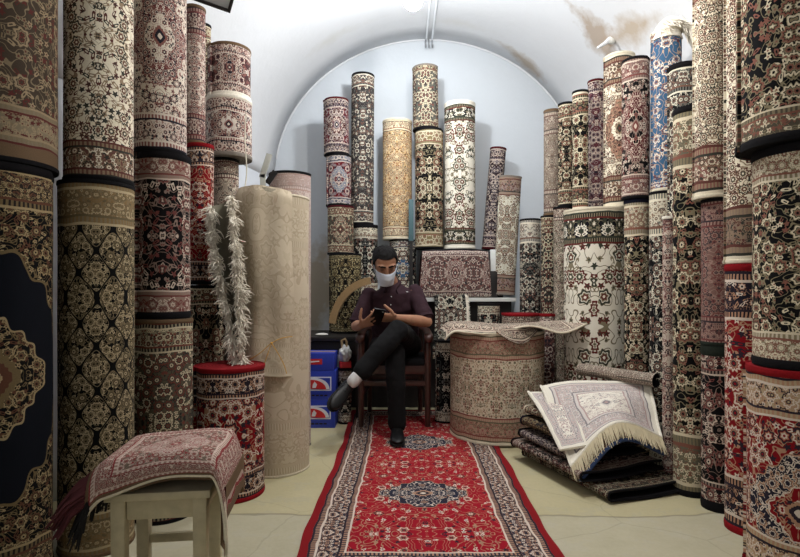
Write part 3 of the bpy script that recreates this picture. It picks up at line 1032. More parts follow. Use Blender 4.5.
bxc = lambda px, Y: (px - CX) / F * Y
column(352, 377, 4.68, [
    (224, 'dark rolled carpet with white sprays under the tall slim charcoal roll', 'blackc', dict(px=(352, 378), scale=12, mir=0.14, border=0.12, rw=0.03)),
    (71, 'tall slim charcoal rolled carpet with small blossoms, second back roll from the left', 'blackc', dict(px=(350, 374), scale=15, mir=0.12, border=0.12, small=0.38, bf=(60, 50, 50), field=(52, 46, 46), tilt=(0, 0.006, 0), big=0.35))], base=0.91)
column(381, 411, 4.66, [
    (239, 'black rolled carpet with a blue and white medallion behind the head of the person', 'blackc', dict(px=(389, 417), scale=11, mir=0.3, border=0.08, medu=0.09, medv=0.09, bf=(40, 60, 84), mf=(50, 80, 110))),
    (117, 'tan gold rolled carpet with a cream border near the middle of the back wall', 'tan', dict(px=(380, 411), scale=19, mir=0.16, border=0.1, rim=0.01, rimc='cream', rimtop='cream', rimbot='cream', xc=bxc(397, 4.66)))], base=0.91)
# narrow teal board between the tan and black rolls
o = thing('teal_board', 'narrow teal board standing between the tan roll and the black roll', 'board', (bxc(411, 4.52), 4.5, zat(241, 4.5)), (0, 0, 0))
bm = bmesh.new(); box(bm, (0, 0, 0.175), (0.042, 0.028, 0.35), bev=0.003); build('panel', bm, mat_plain('teal_paint', (62, 92, 98), 0.6), o)
bm = bmesh.new(); box(bm, (0, 0, -0.005), (0.05, 0.04, 0.012), bev=0.002); build('foot', bm, M_dark, o)
# small stand for the board so it does not hang in the air
bm = bmesh.new(); box(bm, (0, 0, -(zat(241, 4.5) - 0.91) / 2 - 0.006), (0.03, 0.03, zat(241, 4.5) - 0.91 - 0.01)); build('post', bm, M_dark, o)

# thick folded rug on the ledge
FZ0, FZ1 = 0.912, zat(248, 4.4)
fo = thing('folded_carpet', 'thick folded rose carpet lying on the white ledge under the black and the white rolls', 'carpet', (bxc(453, 4.6), 4.6, FZ0))
fH = FZ1 - FZ0
def fold_prof(k):        # closed outline of a carpet folded into a cushion: depth (y), height (z)
    return k
bm = bmesh.new(); uvl = bm.loops.layers.uv.new('UVMap')
n, wds = 40, 26
def cush(s, t):
    a = TAU * s
    ca, sa = math.cos(a), math.sin(a)
    y = -0.2 * math.copysign(abs(ca) ** 0.25, ca)
    z = fH / 2 + fH / 2 * math.copysign(abs(sa) ** 0.3, sa)
    x = -0.30 + 0.60 * t
    x *= 1 - 0.10 * (z / fH)
    z *= 1 - 0.03 * abs(2 * t - 1) ** 3
    return Vector((x, y, z))
rows = [[bm.verts.new(cush(s / n, t / wds)) for s in range(n)] for t in range(wds + 1)]
for t in range(wds):
    for s in range(n):
        s2 = (s + 1) % n
        f = bm.faces.new((rows[t][s], rows[t + 1][s], rows[t + 1][s2], rows[t][s2]))
        for l, v in zip(f.loops, (rows[t][s], rows[t + 1][s], rows[t + 1][s2], rows[t][s2])):
            l[uvl].uv = (v.co.x, v.co.z + (v.co.y + 0.2))
fo_m = carpet_mat('mixed', H=fH, border=0.06, scale=20, mir=0.15, bf=(160, 148, 142), field=(84, 70, 66), medu=0.1, medv=0.14)
build('folded_pile', bm, fo_m, fo)
for t in (0, wds):
    bm = bmesh.new()
    r0 = [bm.verts.new(cush(s / n, t / wds)) for s in range(n)]
    c0 = Vector((0, 0, fH / 2)); c0.x = r0[0].co.x
    r1 = [bm.verts.new((v.co - c0) * 0.8 + c0 + Vector((0.012 if t == 0 else -0.012, 0, 0))) for v in r0]
    r2 = [bm.verts.new((v.co - c0) * 0.3 + c0) for v in r0]
    for a, b2 in ((r0, r1), (r1, r2)):
        for s in range(n): bm.faces.new((a[s], a[(s + 1) % n], b2[(s + 1) % n], b2[s]))
    bm.faces.new(r2)
    build('folded_end', bm, coil_mat('maroon'), fo)

column(413, 443, 4.6, [
    (127, 'black rolled carpet with cream rosettes below the grey green roll on the folded carpet', 'black', dict(px=(413, 443), scale=10, mir=0.12, border=0.14, small=0.3, big=0.9, bf=(120, 106, 74), xc=bxc(429.5, 4.6))),
    (63, 'grey green rolled carpet, the highest of all the rolls against the back wall', 'olive', dict(px=(411, 438), scale=15, mir=0.2, border=0.06, field=(92, 90, 82), rimtop='grey', tilt=(0, -0.012, 0), xc=bxc(426, 4.6)))], base=FZ1 + 0.003)
column(443, 476, 4.6, [
    (99, 'white rolled carpet with dark palmettes standing on the thick folded carpet', 'ivory', dict(scale=8, mir=0.12, border=0.14, rim=0.035, rimc='white', edge='white', rw=0.02, big=0.6, small=0.5))], base=FZ1 + 0.003)
# small support roll and leaning maroon roll
column(482, 497, 4.72, [(251, 'thin dark rolled carpet under the leaning maroon roll on the white ledge', 'maroon', dict(px=(489, 503), scale=16, border=0.06))], base=0.91)
sxx, sR2 = cyl(482, 500, 4.72)
roll('slim dark maroon rolled carpet leaning to the right beside the white palmette roll', bxc(489.5, 4.72), 4.72, 0.072, zat(249, 4.65), zat(146, 4.65), 'maroon', edge='maroon', scale=15, mir=0.12, border=0.12, tilt=(0, 0.085, 0), field=(44, 24, 28))
bm = bmesh.new(); box(bm, (0, 0, 0.09), (0.045, 0.03, 0.18), bev=0.004)
o = build('white_carton', bm, mat_plain('white_card', (222, 224, 222), 0.6)); o.location = (bxc(492, 4.5), 4.46, 1.133); tag(o, 'narrow white carton standing beside the thick folded carpet', 'carton')
bm = bmesh.new(); box(bm, (0, 0, 0.108), (0.065, 0.08, 0.216), bev=0.004)
o = build('dark_carton', bm, M_dark); o.location = (bxc(492, 4.5) , 4.47, 0.912); tag(o, 'dark carton under the narrow white carton on the ledge', 'carton')
# flattened cream roll with grey edge, leaning
roll('flattened cream rolled carpet with a grey edge leaning right beside the maroon roll', bxc(505, 4.42) - 0.005, 4.46, 0.095, 0.935, zat(174, 4.4), 'cream', edge='grey', squash=0.45, scale=13, mir=0.12, border=0.17, tilt=(-0.02, 0.062, 0), field=(200, 198, 182), bf=(136, 118, 112))

column(519, 541, 4.4, [(218, 'grey and black rolled carpet with a lace top border right of the flattened cream roll', 'blackc', dict(scale=15, mir=0.1, border=0.2, bf=(180, 172, 160), big=0.5))])
column(541, 557, 4.2, [
    (215, 'slim dark green grey rolled carpet under the faded taupe roll by the right wall', 'olive', dict(px=(540, 557), scale=16, mir=0.08, border=0.1, field=(40, 42, 38))),
    (108, 'faded taupe rolled carpet, leftmost of the upper row on the right wall', 'grey',
     dict(px=(543, 561), scale=20, mir=0.1, border=0.18, fade=0.25, field=(126, 112, 98), rimtop='brown', rimbot='brown', rim=0.02, rimc='brown'))])
column(553, 572, 3.92, [
    (206, 'slim multicoloured rolled carpet squeezed left of the large white roll', 'grey', dict(px=(553, 572), scale=17, mir=0.09, border=0.1, field=(120, 112, 96))),
    (101, 'slim black rolled carpet second in the upper row on the right wall', 'black', dict(px=(558, 575), scale=15, mir=0.1, border=0.12))])
wx, wR = cyl(562, 628, 3.5)
wz = zat(206, 3.5 - wR)
roll('large white rolled carpet with mirrored palmettes and a navy top border', wx, 3.5, wR, 0, wz, 'ivory', rimtop='cream', rimbot='cream', scale=6.6, mir=0.17, border=0.2, rim=0.03, rimc='cream', big=0.55, small=0.33)
UP = wz + 0.003
def up(pl, pr, Y, top, label, pal, **kw):
    x, R = cyl(pl, pr, Y)
    roll(label, x, Y, R, UP, zat(top, Y - R), pal, **kw)
up(572, 589, 3.58, 89, 'slim black rolled carpet with bright flowers and a cream foot on the large white roll', 'black', scale=11, mir=0.08, border=0.14, rim=0.03, rimc='cream', rimbot='cream')
up(587, 605, 3.66, 78, 'slim plum rolled carpet between the black and the cream rolls on the large white roll', 'maroon', scale=14, mir=0.1, border=0.09, rimtop='maroon', field=(86, 44, 50))
up(603, 636, 3.42, 50, 'cream rolled carpet with a rose medallion on the right of the large white roll', 'cream', scale=14, mir=0.4, border=0.17, medu=0.12, medv=0.2, rim=0.03, rimc='cream', rimtop='cream', rimbot='cream')

column(623, 650, 3.2, [
    (198, 'black rolled carpet with gold blossoms and grey top border right of the large white roll', 'black', dict(px=(623, 650), scale=12, mir=0.12, border=0.22, bf=(150, 140, 126), rw=0.025, rimtop='navy')),
    (55, 'black and rose rolled carpet with a dark rim left of the blue fringed rug', 'blackr', dict(px=(621, 651), scale=13, mir=0.3, border=0.14, medu=0.12, medv=0.22, bf=(112, 86, 82)))])
column(648, 676, 3.0, [
    (190, 'slim black and cream rolled carpet under the blue fringed rug', 'blackc', dict(scale=13, mir=0.1, border=0.25))])
# blue fringed rug rolled loosely, its fringed corner turned over at the top
bux, buR = cyl(649, 684, 3.0)
buz0 = zat(190, 3.0 - 0.09) + 0.004
buz1 = zat(24, 2.9)
blue = roll('blue rolled rug with a cream fringed end turned up at its top', bux, 3.0, buR * 0.93, buz0, buz1, 'blue', rimtop='cream', rimbot='cream', scale=12, mir=0.14, border=0.05, bf=(52, 92, 136), small=0.35, big=0.3, field=(58, 92, 122), name='rolled_rug', cat='rug')
bH = buz1 - buz0
def bl_pos(s, t):
    a = math.radians(-170 + 150 * s)
    r = buR * (0.95 + 0.03 * t)
    hgt = 0.05 + 0.06 * math.sin(PI * min(1, s * 1.1)) ** 0.8
    return (r * math.cos(a) * (1 - 0.25 * t), r * math.sin(a) * (1 - 0.2 * t), bH - 0.05 + hgt * t)
sheet('turned_end', bl_pos, 24, 8, 0.008, [M_fringe, M_fringe], blue)
top_line = [Vector(bl_pos(k / 20, 0.9)) for k in range(21)]
fringe('fringe', [Vector((q.x * 1.15, q.y * 1.15, q.z)) for q in top_line], (0.45, -0.55, -0.7), 0.09, M_fringe, blue, every=0.0025, r=0.004, jitter=0.45, seed=9)
fringe('fringe', [Vector((buR * 0.9 * math.cos(math.radians(a)), buR * 0.9 * math.sin(math.radians(a)), bH + 0.06)) for a in range(-60, 30, 8)], (0.45, -0.35, -0.8), 0.16, M_fringe, blue, every=0.0025, r=0.004, jitter=0.25, sag=0.25, seed=10)
# thin rolled rug with white edge
x_, R_ = cyl(663, 673, 2.78)
roll('very thin cream edged rolled rug standing in front of the slim black and cream roll', x_ , 2.78, 0.028, 0, zat(216, 2.76), 'rose', edge='white', scale=14, mir=0.08, border=0.05, tilt=(0, 0.0, 0), rimtop='white', name='rolled_rug', cat='rug')

column(672, 709, 2.6, [
    (104, 'tall black rolled carpet with large gold and rose flowers behind the pile of folded rugs', 'black', dict(scale=10.5, mir=0.11, border=0.3, rw=0.03, bf=(104, 98, 82), big=0.62, small=0.5))])
column(667, 701, 2.82, [
    (60, 'black rolled carpet with a lace top border rising behind the tall black flowered roll', 'blackc', dict(px=(667, 700), scale=14, mir=0.12, border=0.16, bf=(40, 38, 36), rw=0.03))])
column(697, 734, 2.42, [
    (347, 'black rolled carpet with white vines and a dark green rim at the right', 'blackr', dict(px=(700, 739), scale=13, mir=0.1, border=0.13, rimtop='green', bf=(30, 26, 28), rw=0.045)),
    (197, 'taupe and wine rolled carpet standing on the dark green rimmed roll at the right', 'rose', dict(px=(700, 738), scale=15, mir=0.12, border=0.13, field=(120, 92, 84), rimbot='green')),
    (-60, 'tall cream rolled carpet with rose blossoms, topmost right of the blue fringed rug', 'cream', dict(px=(692, 733), scale=16, mir=0.12, border=0.2, rim=0.03, rimc='cream', rimbot='cream', rimtop='cream', bf=(126, 84, 78)))])
column(723, 779, 2.2, [
    (263, 'red rolled carpet with cream vines squeezed left of the fat red roll', 'red', dict(scale=10, mir=0.12, border=0.2, rim=0.03, rimc='red', rimtop='red', rimbot='red', rw=0.03)),
    (-80, 'cream rolled carpet with rose flowers standing on the squeezed red roll', 'cream', dict(px=(723, 777), scale=13, mir=0.15, border=0.2, rim=0.03, rimc='cream', rimtop='cream', rimbot='cream', bf=(130, 110, 96)))])
column(742, 858, 1.85, [
    (374, 'fat red rolled carpet with a navy medallion on the floor at the right edge', 'red', dict(px=(742, 862), scale=13, mir=0.5, border=0.14, rim=0.022, rimc='red', rimtop='red', rimbot='red', medu=0.20, medv=0.2, rw=0.024, bf=(170, 150, 120), shift=0.1)),
    (137, 'fat black rolled carpet with cream borders standing on the fat red roll', 'black', dict(px=(750, 868), scale=14, mir=0.18, border=0.12, rw=0.03, bf=(190, 178, 158), big=0.55, small=0.62)),
    (-110, 'fat black rolled carpet with coral flowers, topmost at the right edge', 'black', dict(px=(735, 860), scale=12, mir=0.2, border=0.11, rw=0.03, bf=(84, 76, 64), big=0.6, small=0.6))])

# rolls behind the central drum
column(501, 541, 4.05, [(314, 'short grey rolled carpet with a red rim behind the drum shaped roll', 'grey', dict(scale=16, mir=0.12, border=0.06, rimtop='red', rimbot='red', rw=0.02))])
column(539, 553, 3.85, [(314, 'short thin dark rolled carpet with a red rim right of the drum shaped roll', 'mixed', dict(px=(539, 555), scale=14, mir=0.08, border=0.08, rimtop='red', rimbot='red', rw=0.02))])
column(470, 498, 4.2, [(304, 'short black and white rolled carpet in front of the white ledge', 'blackc', dict(px=(477, 500), scale=12, mir=0.12, border=0.08, rimtop='black'))])
column(434, 456, 3.92, base=0.014, items=[(341, 'black and cream rolled carpet between the wooden chair and the drum shaped roll', 'blackc', dict(px=(435, 457), scale=11, mir=0.12, border=0.08))])

# black rug hanging from the ledge with a white fringe
hg = thing('hanging_rug', 'black and cream rug with a white side fringe hanging over the white ledge', 'rug', (0.40, 4.3, 0.93))
def hang(s, t):
    x = -0.13 + 0.25 * s
    if t < 0.25:
        return (x, 0.12 * (1 - t / 0.25) - 0.045, 0.0 + 0.012 * math.sin(8 * s))
    k = (t - 0.25) / 0.75
    return (x + 0.01 * math.sin(5 * k), -0.055 - 0.02 * math.sin(PI * k) - 0.012 * math.sin(9 * s) * k, -0.50 * k)
sheet('rug_cloth', hang, 20, 24, 0.01, [carpet_mat('blackc', H=0.7, border=0.09, scale=13, mir=0.12, bf=(190, 178, 150)), bind_mat('black')], hg, su=0.25, sv=0.66, out=(0, -1, 0.3))
fringe('fringe', [Vector(hang(1, t / 20)) for t in range(4, 18)], (0.6, -0.6, -0.6), 0.04, M_fringe, hg, every=0.003, r=0.003, jitter=0.5, seed=12)
# ================================================================ DRUM ROLL AND ITS COVER
dx_, dR = cyl(449, 545, 3.62)
dz = zat(333, 3.62 - dR)
roll('large drum shaped cream and rose rolled carpet standing right of the seated person', dx_, 3.62, dR, 0.014, dz, 'drum', edge='cream', scale=17, mir=0.10, border=0.15, big=0.3, small=0.85, rim=0.02, rimc='cream', rw=0.014, name='rolled_carpet')
cv = thing('draped_rug', 'thin rug draped over the drum shaped roll, its right corner jutting out', 'rug', (dx_, 3.62, dz + 0.006))
cv_o = Vector((dx_, 3.62, dz + 0.006))


def cover(s, t):
    # s along x (0 left .. 1 right), t from back to front
    x = 0.285 + 0.86 * s
    yb = 3.86 - 0.10 * s
    yf = 3.29 + 0.06 * (1 - s) - 0.01 * s
    ex = max(0.0, (x - 0.90)) / 0.26
    yb -= 0.30 * min(1, ex) ** 0.8
    y = yb + (yf - yb) * t
    #           # the part that sticks out past the drum
    z = dz + 0.02 + 0.008 * math.sin(9 * s + 2 * t) + 0.012 * math.sin(14 * s) * t
    if x < 0.36: z -= ((0.36 - x) / 0.08) ** 2 * 0.06
    z += 0.035 * ex - 0.03 * math.sin(PI * min(1, ex)) * t
    z += 0.03 * math.exp(-((s - 0.30) / 0.16) ** 2) * (t ** 3)
    if t > 0.9: z -= (t - 0.9) * 0.25 * (1 + math.sin(7 * s)) * (0 if ex > 0 else 1)
    z += max(0.0, 0.012 - 0.0) 
    return Vector((x, y, z)) - cv_o


M_cover = carpet_mat('grey', H=0.55, border=0.09, scale=16, mir=0.3, halfw=0.43, bf=(196, 178, 160), big=0.6)
sheet('rug_cloth', cover, 44, 18, 0.011, [M_cover, bind_mat('navy')], cv, su=0.86, sv=0.55)
bm = bmesh.new()
tube(bm, [Vector(cover(k / 44, 1.0)) + Vector((0, -0.003, -0.005)) for k in range(45)], [0.007] * 45, seg=6)
build('edge_cord', bm, bind_mat('cream'), cv)

# folded flap of the cover hanging over the front of the drum
def flapc(s, t):
    a = math.radians(-100 + 52 * s)
    r = dR + 0.020 + 0.012 * math.sin(5 * s)
    z = dz + 0.03 - (0.02 + 0.075 * math.sin(PI * s)) * t
    r -= 0.03 * (1 - t)
    return (r * math.cos(a), r * math.sin(a), z - dz - 0.006)
sheet('hanging_corner', flapc, 16, 8, 0.008, [M_cover, bind_mat('brown')], cv, su=0.3, sv=0.1, out=(0, -1, 0))

# ================================================================ RUNNER ON THE FLOOR
run = thing('runner_rug', 'red runner rug with navy diamond medallions lying along the middle of the floor', 'rug', (0.115, 3.04, 0.002))
RL, RW = 2.48, 0.98


def rpos(s, t):
    x = -RW / 2 + RW * s
    y = -RL / 2 + RL * t
    z = 0.011 + 0.003 * mnoise.noise(Vector((x * 3, y * 3, 0))) + 0.0015
    x += 0.008 * math.sin(3.1 * y + 1) + (0.012 * mnoise.noise(Vector((0, y * 4, 2))) if s in (0, 1) else 0)
    return (x, y, z)


m_run = carpet_mat('red', H=RL, halfw=RW / 2, border=0.15, rim=0.034, rimc='red', scale=13, mir=0.6, mirv=0.42, medu=0.225, medv=0.175, core=1.0,
                   shift=0.49, field=(150, 18, 36), bf=(46, 44, 60), mf=(40, 42, 58), small=0.24, big=0.06, seed=11.3)
sheet('rug_pile', rpos, 30, 60, 0.009, [m_run, bind_mat('red')], run, su=RW, sv=RL)
# corner pieces of the field design repeat along both long sides of the runner: woven cream sprays
# ================================================================ PILE OF FOLDED RUGS
e2 = Vector((0.94, 0.33, 0)).normalized()
e1 = Vector((0.33, -0.94, 0)).normalized()
PA = Vector((0.70, 3.12, 0))


def pp_(a, b, z):   # a along e1 (towards the viewer), b along e2
    return PA + e1 * a + e2 * b + Vector((0, 0, z))


def folded(name, label, a0, a1, b0, b1, z0, th, pal, wav=0.01, lift=0.0, arch_=0.0, seed=1, edge='black', droop=0.0, cat='rug', group='folded rugs in the pile', **kw):
    """a rug folded in two: lower leaf, upper leaf and the round fold between them on the left side"""
    rr = random.Random(seed)
    p1, p2, p3 = rr.uniform(0, 6), rr.uniform(0, 6), rr.uniform(0, 6)
    c = pp_((a0 + a1) / 2, (b0 + b1) / 2, 0)
    root = thing(name, label, cat, (c.x, c.y, z0), group=group)
    W, D = b1 - b0, a1 - a0
    r = (th - 0.012) / 2

    def pos(s, t):
        # s: along the folded length (lower leaf 0..0.45, fold .45...55, upper leaf .55..1) ; t: along e1
        a = a0 + D * t + 0.012 * math.sin(5 * s + p1)
        if s < 0.45:
            b = b1 - (W - r) * s / 0.45; z = 0.009
        elif s < 0.55:
            k = (s - 0.45) / 0.10 * PI
            b = b0 + r - r * math.sin(k); z = 0.009 + r - r * math.cos(k)
        else:
            b = b0 + r + (W - r - 0.01) * (s - 0.55) / 0.45; z = 0.009 + 2 * r
        bb = (b - b0) / W
        w = wav * math.sin(7 * bb + p2 + 2.5 * t) * (0.4 + 0.6 * t) + lift * bb
        w += arch_ * math.sin(PI * min(1, max(0, bb))) * t ** 1.5 - droop * (1 - bb) ** 2
        q = pp_(a, b, z0 + z + max(w, -0.004) if z < r else z0 + z + max(w, -0.004) + 0.002)
        return q - Vector((c.x, c.y, z0))
    m = carpet_mat(pal, H=D, border=0.07, scale=16, mir=0.3, rim=0.008, **kw)
    o = sheet('folded_leaf', pos, 48, 16, 0.008, [m, bind_mat(edge)], root, su=2 * W, sv=D, flip=True)
    for t in (0.0, 1.0):
        bm = bmesh.new()
        tube(bm, [Vector(pos(k / 48, t)) for k in range(49)], [0.006] * 49, seg=6)
        build('edge_binding', bm, bind_mat(edge), root)
    return root


folded('folded_rug', 'dark folded rug lying on the floor at the bottom of the pile', 0.0, 0.72, 0.02, 0.50, 0.002, 0.05, 'black', seed=1, edge='black', wav=0.004, fade=0.5)
folded('folded_rug', 'dark folded rug second from the bottom of the pile with a corner poking left', -0.02, 0.60, -0.05, 0.47, 0.064, 0.05, 'blackr', fade=0.35, seed=2, edge='black', wav=0.006)
folded('folded_rug', 'black and wine folded rug third from the bottom of the pile', 0.03, 0.47, -0.02, 0.46, 0.126, 0.05, 'maroon', fade=0.3, seed=3, edge='black', wav=0.006, field=(34, 20, 24))
folded('folded_rug', 'navy edged folded rug second from the top among the dark layers of the pile', 0.02, 0.38, 0.0, 0.44, 0.188, 0.055, 'navy', fade=0.3, seed=4, edge='navy', wav=0.006)
folded('folded_rug', 'brown folded rug just under the two pale rugs on the pile', 0.0, 0.20, 0.03, 0.45, 0.256, 0.05, 'olive', fade=0.2, field=(60, 52, 44), seed=5, edge='cream', wav=0.006)

# rug draped in an arch over the front of the pile, blue edge
arch_rug = thing('draped_rug', 'brown patterned rug with a blue edge arching over the front of the pile', 'rug', (1.06, 2.75, 0.08))
ao = Vector((1.06, 2.75, 0.08))


def bil(c00, c10, c01, c11, s, t):
    return c00.lerp(c10, s).lerp(c01.lerp(c11, s), t)


AB = [Vector((0.93, 3.06, 0.325)), Vector((1.375, 2.98, 0.35)), Vector((0.865, 2.55, 0.085)), Vector((1.325, 2.68, 0.16))]


def arch_pos(s, t):
    q = bil(*AB, s, t)
    h = 0.02 + 0.105 * t
    q.z += h * math.sin(PI * s) ** 1.1 + 0.006 * math.sin(8 * s + 5 * t)
    return q - ao


M_arch = carpet_mat('tan', H=0.55, border=0.16, scale=15, mir=0.4, halfw=0.27, bf=(176, 120, 84), field=(170, 140, 110))
sheet('rug_cloth', arch_pos, 36, 22, 0.012, [M_arch, bind_mat('brown')], arch_rug, su=0.54, sv=0.55)
M_bluecord = mat_plain('blue_cord', (44, 62, 100), 0.9, var=0.2, scale=90)
bm = bmesh.new(); tube(bm, [Vector(arch_pos(k / 36, 1.0)) for k in range(37)], [0.010] * 37, seg=7); build('blue_edge', bm, M_bluecord, arch_rug)

# white bordered rug on top
top_rug = thing('draped_rug', 'pale rug with a white border and cream fringe on top of the pile', 'rug', (1.06, 2.85, 0.3))
to = Vector((1.06, 2.85, 0.3))
TB = [Vector((0.84, 3.18, 0.405)), Vector((1.40, 2.995, 0.455)), Vector((0.835, 2.60, 0.135)), Vector((1.325, 2.705, 0.225))]


def top_pos(s, t):
    q = bil(*TB, s, t)
    q.z += (0.022 + 0.115 * t) * math.sin(PI * s) ** 1.1 + 0.006 * math.sin(8 * s + 5 * t) + 0.005
    q.z += 0.006 * math.sin(11 * t + 3 * s)
    return q - to


M_top = carpet_mat('toprug', H=0.62, border=0.12, rim=0.035, rimc='white', scale=19, mir=0.4, halfw=0.27, medu=0.16, medv=0.20, small=0.22, big=0.1, shift=-0.05)
sheet('rug_cloth', top_pos, 36, 26, 0.010, [M_top, bind_mat('white')], top_rug, su=0.54, sv=0.62)
for s in (0.0, 1.0):
    bm = bmesh.new(); tube(bm, [Vector(top_pos(s, k / 26)) for k in range(27)], [0.008] * 27, seg=6); build('side_binding', bm, bind_mat('white'), top_rug)
bm = bmesh.new(); tube(bm, [Vector(top_pos(k / 36, 1.0)) for k in range(37)], [0.007] * 37, seg=6); build('end_binding', bm, bind_mat('white'), top_rug)
M_fr2 = mat_plain('cream_fringe', (214, 202, 172), 0.95, var=0.15, spec=0.1)
fringe('fringe', [Vector(top_pos(k / 36, 1.0)) + Vector((0, -0.004, 0)) for k in range(37)], (0.05, -0.65, -0.85), 0.085, M_fr2, top_rug, every=0.0035, r=0.0030, jitter=0.16, seed=21)

# second white bordered layer showing at the left
lay = thing('folded_rug', 'grey white folded rug peeping out on the left under the pale fringed rug', 'rug', (0.84, 2.9, 0.28))
lo_ = Vector((0.84, 2.9, 0.28))
LB = [Vector((0.765, 3.18, 0.375)), Vector((0.98, 3.14, 0.388)), Vector((0.800, 2.66, 0.205)), Vector((0.92, 2.62, 0.21))]


def lay_pos(s, t):
    q = bil(*LB, s, t)
    q.z += 0.02 * math.sin(PI * t) + 0.03 * (s - 0.5) * t
    return q - lo_


sheet('folded_leaf', lay_pos, 12, 20, 0.014, [carpet_mat('toprug', H=0.55, border=0.05, rim=0.02, rimc='white', halfw=0.11, scale=18), bind_mat('white')], lay, su=0.22, sv=0.55)
bm = bmesh.new(); tube(bm, [Vector(lay_pos(0, k / 20)) for k in range(21)], [0.008] * 21, seg=6); build('side_binding', bm, bind_mat('white'), lay)

# rolled rug lying across the back of the pile
ry = 3.17
rl = thing('rolled_rug', 'grey beige rolled rug lying flat behind the pale fringed rug', 'rug', (1.27, 3.2, 0.51))
a_, b_ = Vector((1.105, 3.265, 0.497)), Vector((1.405, 2.92, 0.487))
ax = (b_ - a_).normalized(); up_ = Vector((0, 0, 1)); sd_ = ax.cross(up_).normalized()
o3 = Vector((1.27, 3.2, 0.51))
bm = bmesh.new(); uvl = bm.loops.layers.uv.new('UVMap')
n = 32; L_ = (b_ - a_).length; R0 = 0.042
def rp(k, t):
    an = TAU * k / n; r = R0 * (1 + 0.08 * math.sin(an + 1)) * (1 + 0.25 * (t > 0.9) * (t - 0.9) * 4)
    return a_ + ax * (L_ * t) + sd_ * (math.cos(an) * r * 1.15) + Vector((0, 0, math.sin(an) * r * 0.85)) - o3
rws = [[bm.verts.new(rp(k, t / 14)) for k in range(n)] for t in range(15)]
for t in range(14):
    for k in range(n):
        f = bm.faces.new((rws[t][k], rws[t][(k + 1) % n], rws[t + 1][(k + 1) % n], rws[t + 1][k]))
        for l, (kk, tt) in zip(f.loops, ((k, t), (k + 1, t), (k + 1, t + 1), (k, t + 1))):
            l[uvl].uv = (tt / 14 * L_ - L_ / 2, kk / n * 0.26)
inner = []
for t, s in ((14, 0.8), (13, 0.78), (9, 0.7)):
    c = a_ + ax * (L_ * t / 14) - o3
    inner.append([bm.verts.new(c + (rws[t][k].co - c) * s) for k in range(n)])
chain = [rws[14]] + inner
for a, b2 in zip(chain, chain[1:]):
    for k in range(n):
        f = bm.faces.new((a[k], a[(k + 1) % n], b2[(k + 1) % n], b2[k])); f.material_index = 1
bm.faces.new(inner[-1]).material_index = 1
bm.faces.new(rws[0][::-1]).material_index = 1
build('rolled_body', bm, [carpet_mat('grey', H=0.26, border=0.05, scale=15, mir=0.12, fade=0.35), bind_mat('black')], rl)

# ================================================================ STOOL WITH A FOLDED RUG
sto = thing('wooden_stool', 'cream painted wooden stool at the lower left under the folded red flowered rug', 'stool', (-0.755, 1.76, 0), (0, 0, math.radians(7)))
M_paint = mat_plain('chipped_paint', (190, 178, 146), 0.7, var=0.3, scale=24, bump=0.3)
SH = 0.375
bm = bmesh.new(); box(bm, (0, 0, SH - 0.0125), (0.31, 0.28, 0.025), bev=0.004); build('seat', bm, M_paint, sto)
for sx in (-1, 1):
    for sy in (-1, 1):
        bm = bmesh.new(); box(bm, (sx * 0.12, sy * 0.105, (SH - 0.026) / 2), (0.042, 0.042, SH - 0.026), bev=0.003, taper=0.9); build('leg', bm, M_paint, sto)
for sx in (-1, 1):
    bm = bmesh.new(); box(bm, (sx * 0.12, 0, SH - 0.06), (0.02, 0.166, 0.06), bev=0.002); build('apron', bm, M_paint, sto)
    bm = bmesh.new(); box(bm, (0, sx * 0.105, SH - 0.06), (0.196, 0.02, 0.06), bev=0.002); build('apron', bm, M_paint, sto)
    bm = bmesh.new(); box(bm, (0, sx * 0.105, 0.13), (0.196, 0.018, 0.03), bev=0.002); build('stretcher', bm, M_paint, sto)

fo2 = thing('folded_rug', 'folded red and cream flowered rug draped over the wooden stool', 'rug', (-0.732, 1.76, SH), (0, 0, math.radians(7)))


def stool_rug(s, t, lay=0):
    # s: left to right, t: back to front over the edge
    x = -0.215 + 0.45 * s
    zt = 0.105 - 0.016 * lay + 0.026 * math.sin(PI * s) - 0.01 * (1 - s)
    yb, yf = 0.165, -0.175
    L1 = 0.335
    d = t * (L1 + 0.12)
    fall = 0.050 + 0.055 * (1 - s) ** 1.5 + (0.05 * max(0, s - 0.8) / 0.2)
    if d < L1 - 0.03:
        y = yb - d; z = zt
        if d < 0.05: z -= (0.05 - d) ** 2 * 14
    else:
        k = min(1.0, (d - L1 + 0.03) / 0.15)
        y = yb - (L1 - 0.03) - 0.035 * math.sin(min(1, k * 1.4) * PI / 2)
        z = zt - fall * k ** 1.15
    rb = max(0.0, (s - 0.80) / 0.20)
    z -= 0.19 * rb ** 1.5
    x -= 0.05 * rb ** 2
    lb = max(0.0, (0.10 - s) / 0.10)
    z -= 0.035 * lb ** 1.6
    return (x, y + 0.004 * lay, z + 0.004 * math.sin(10 * s + 3 * t))


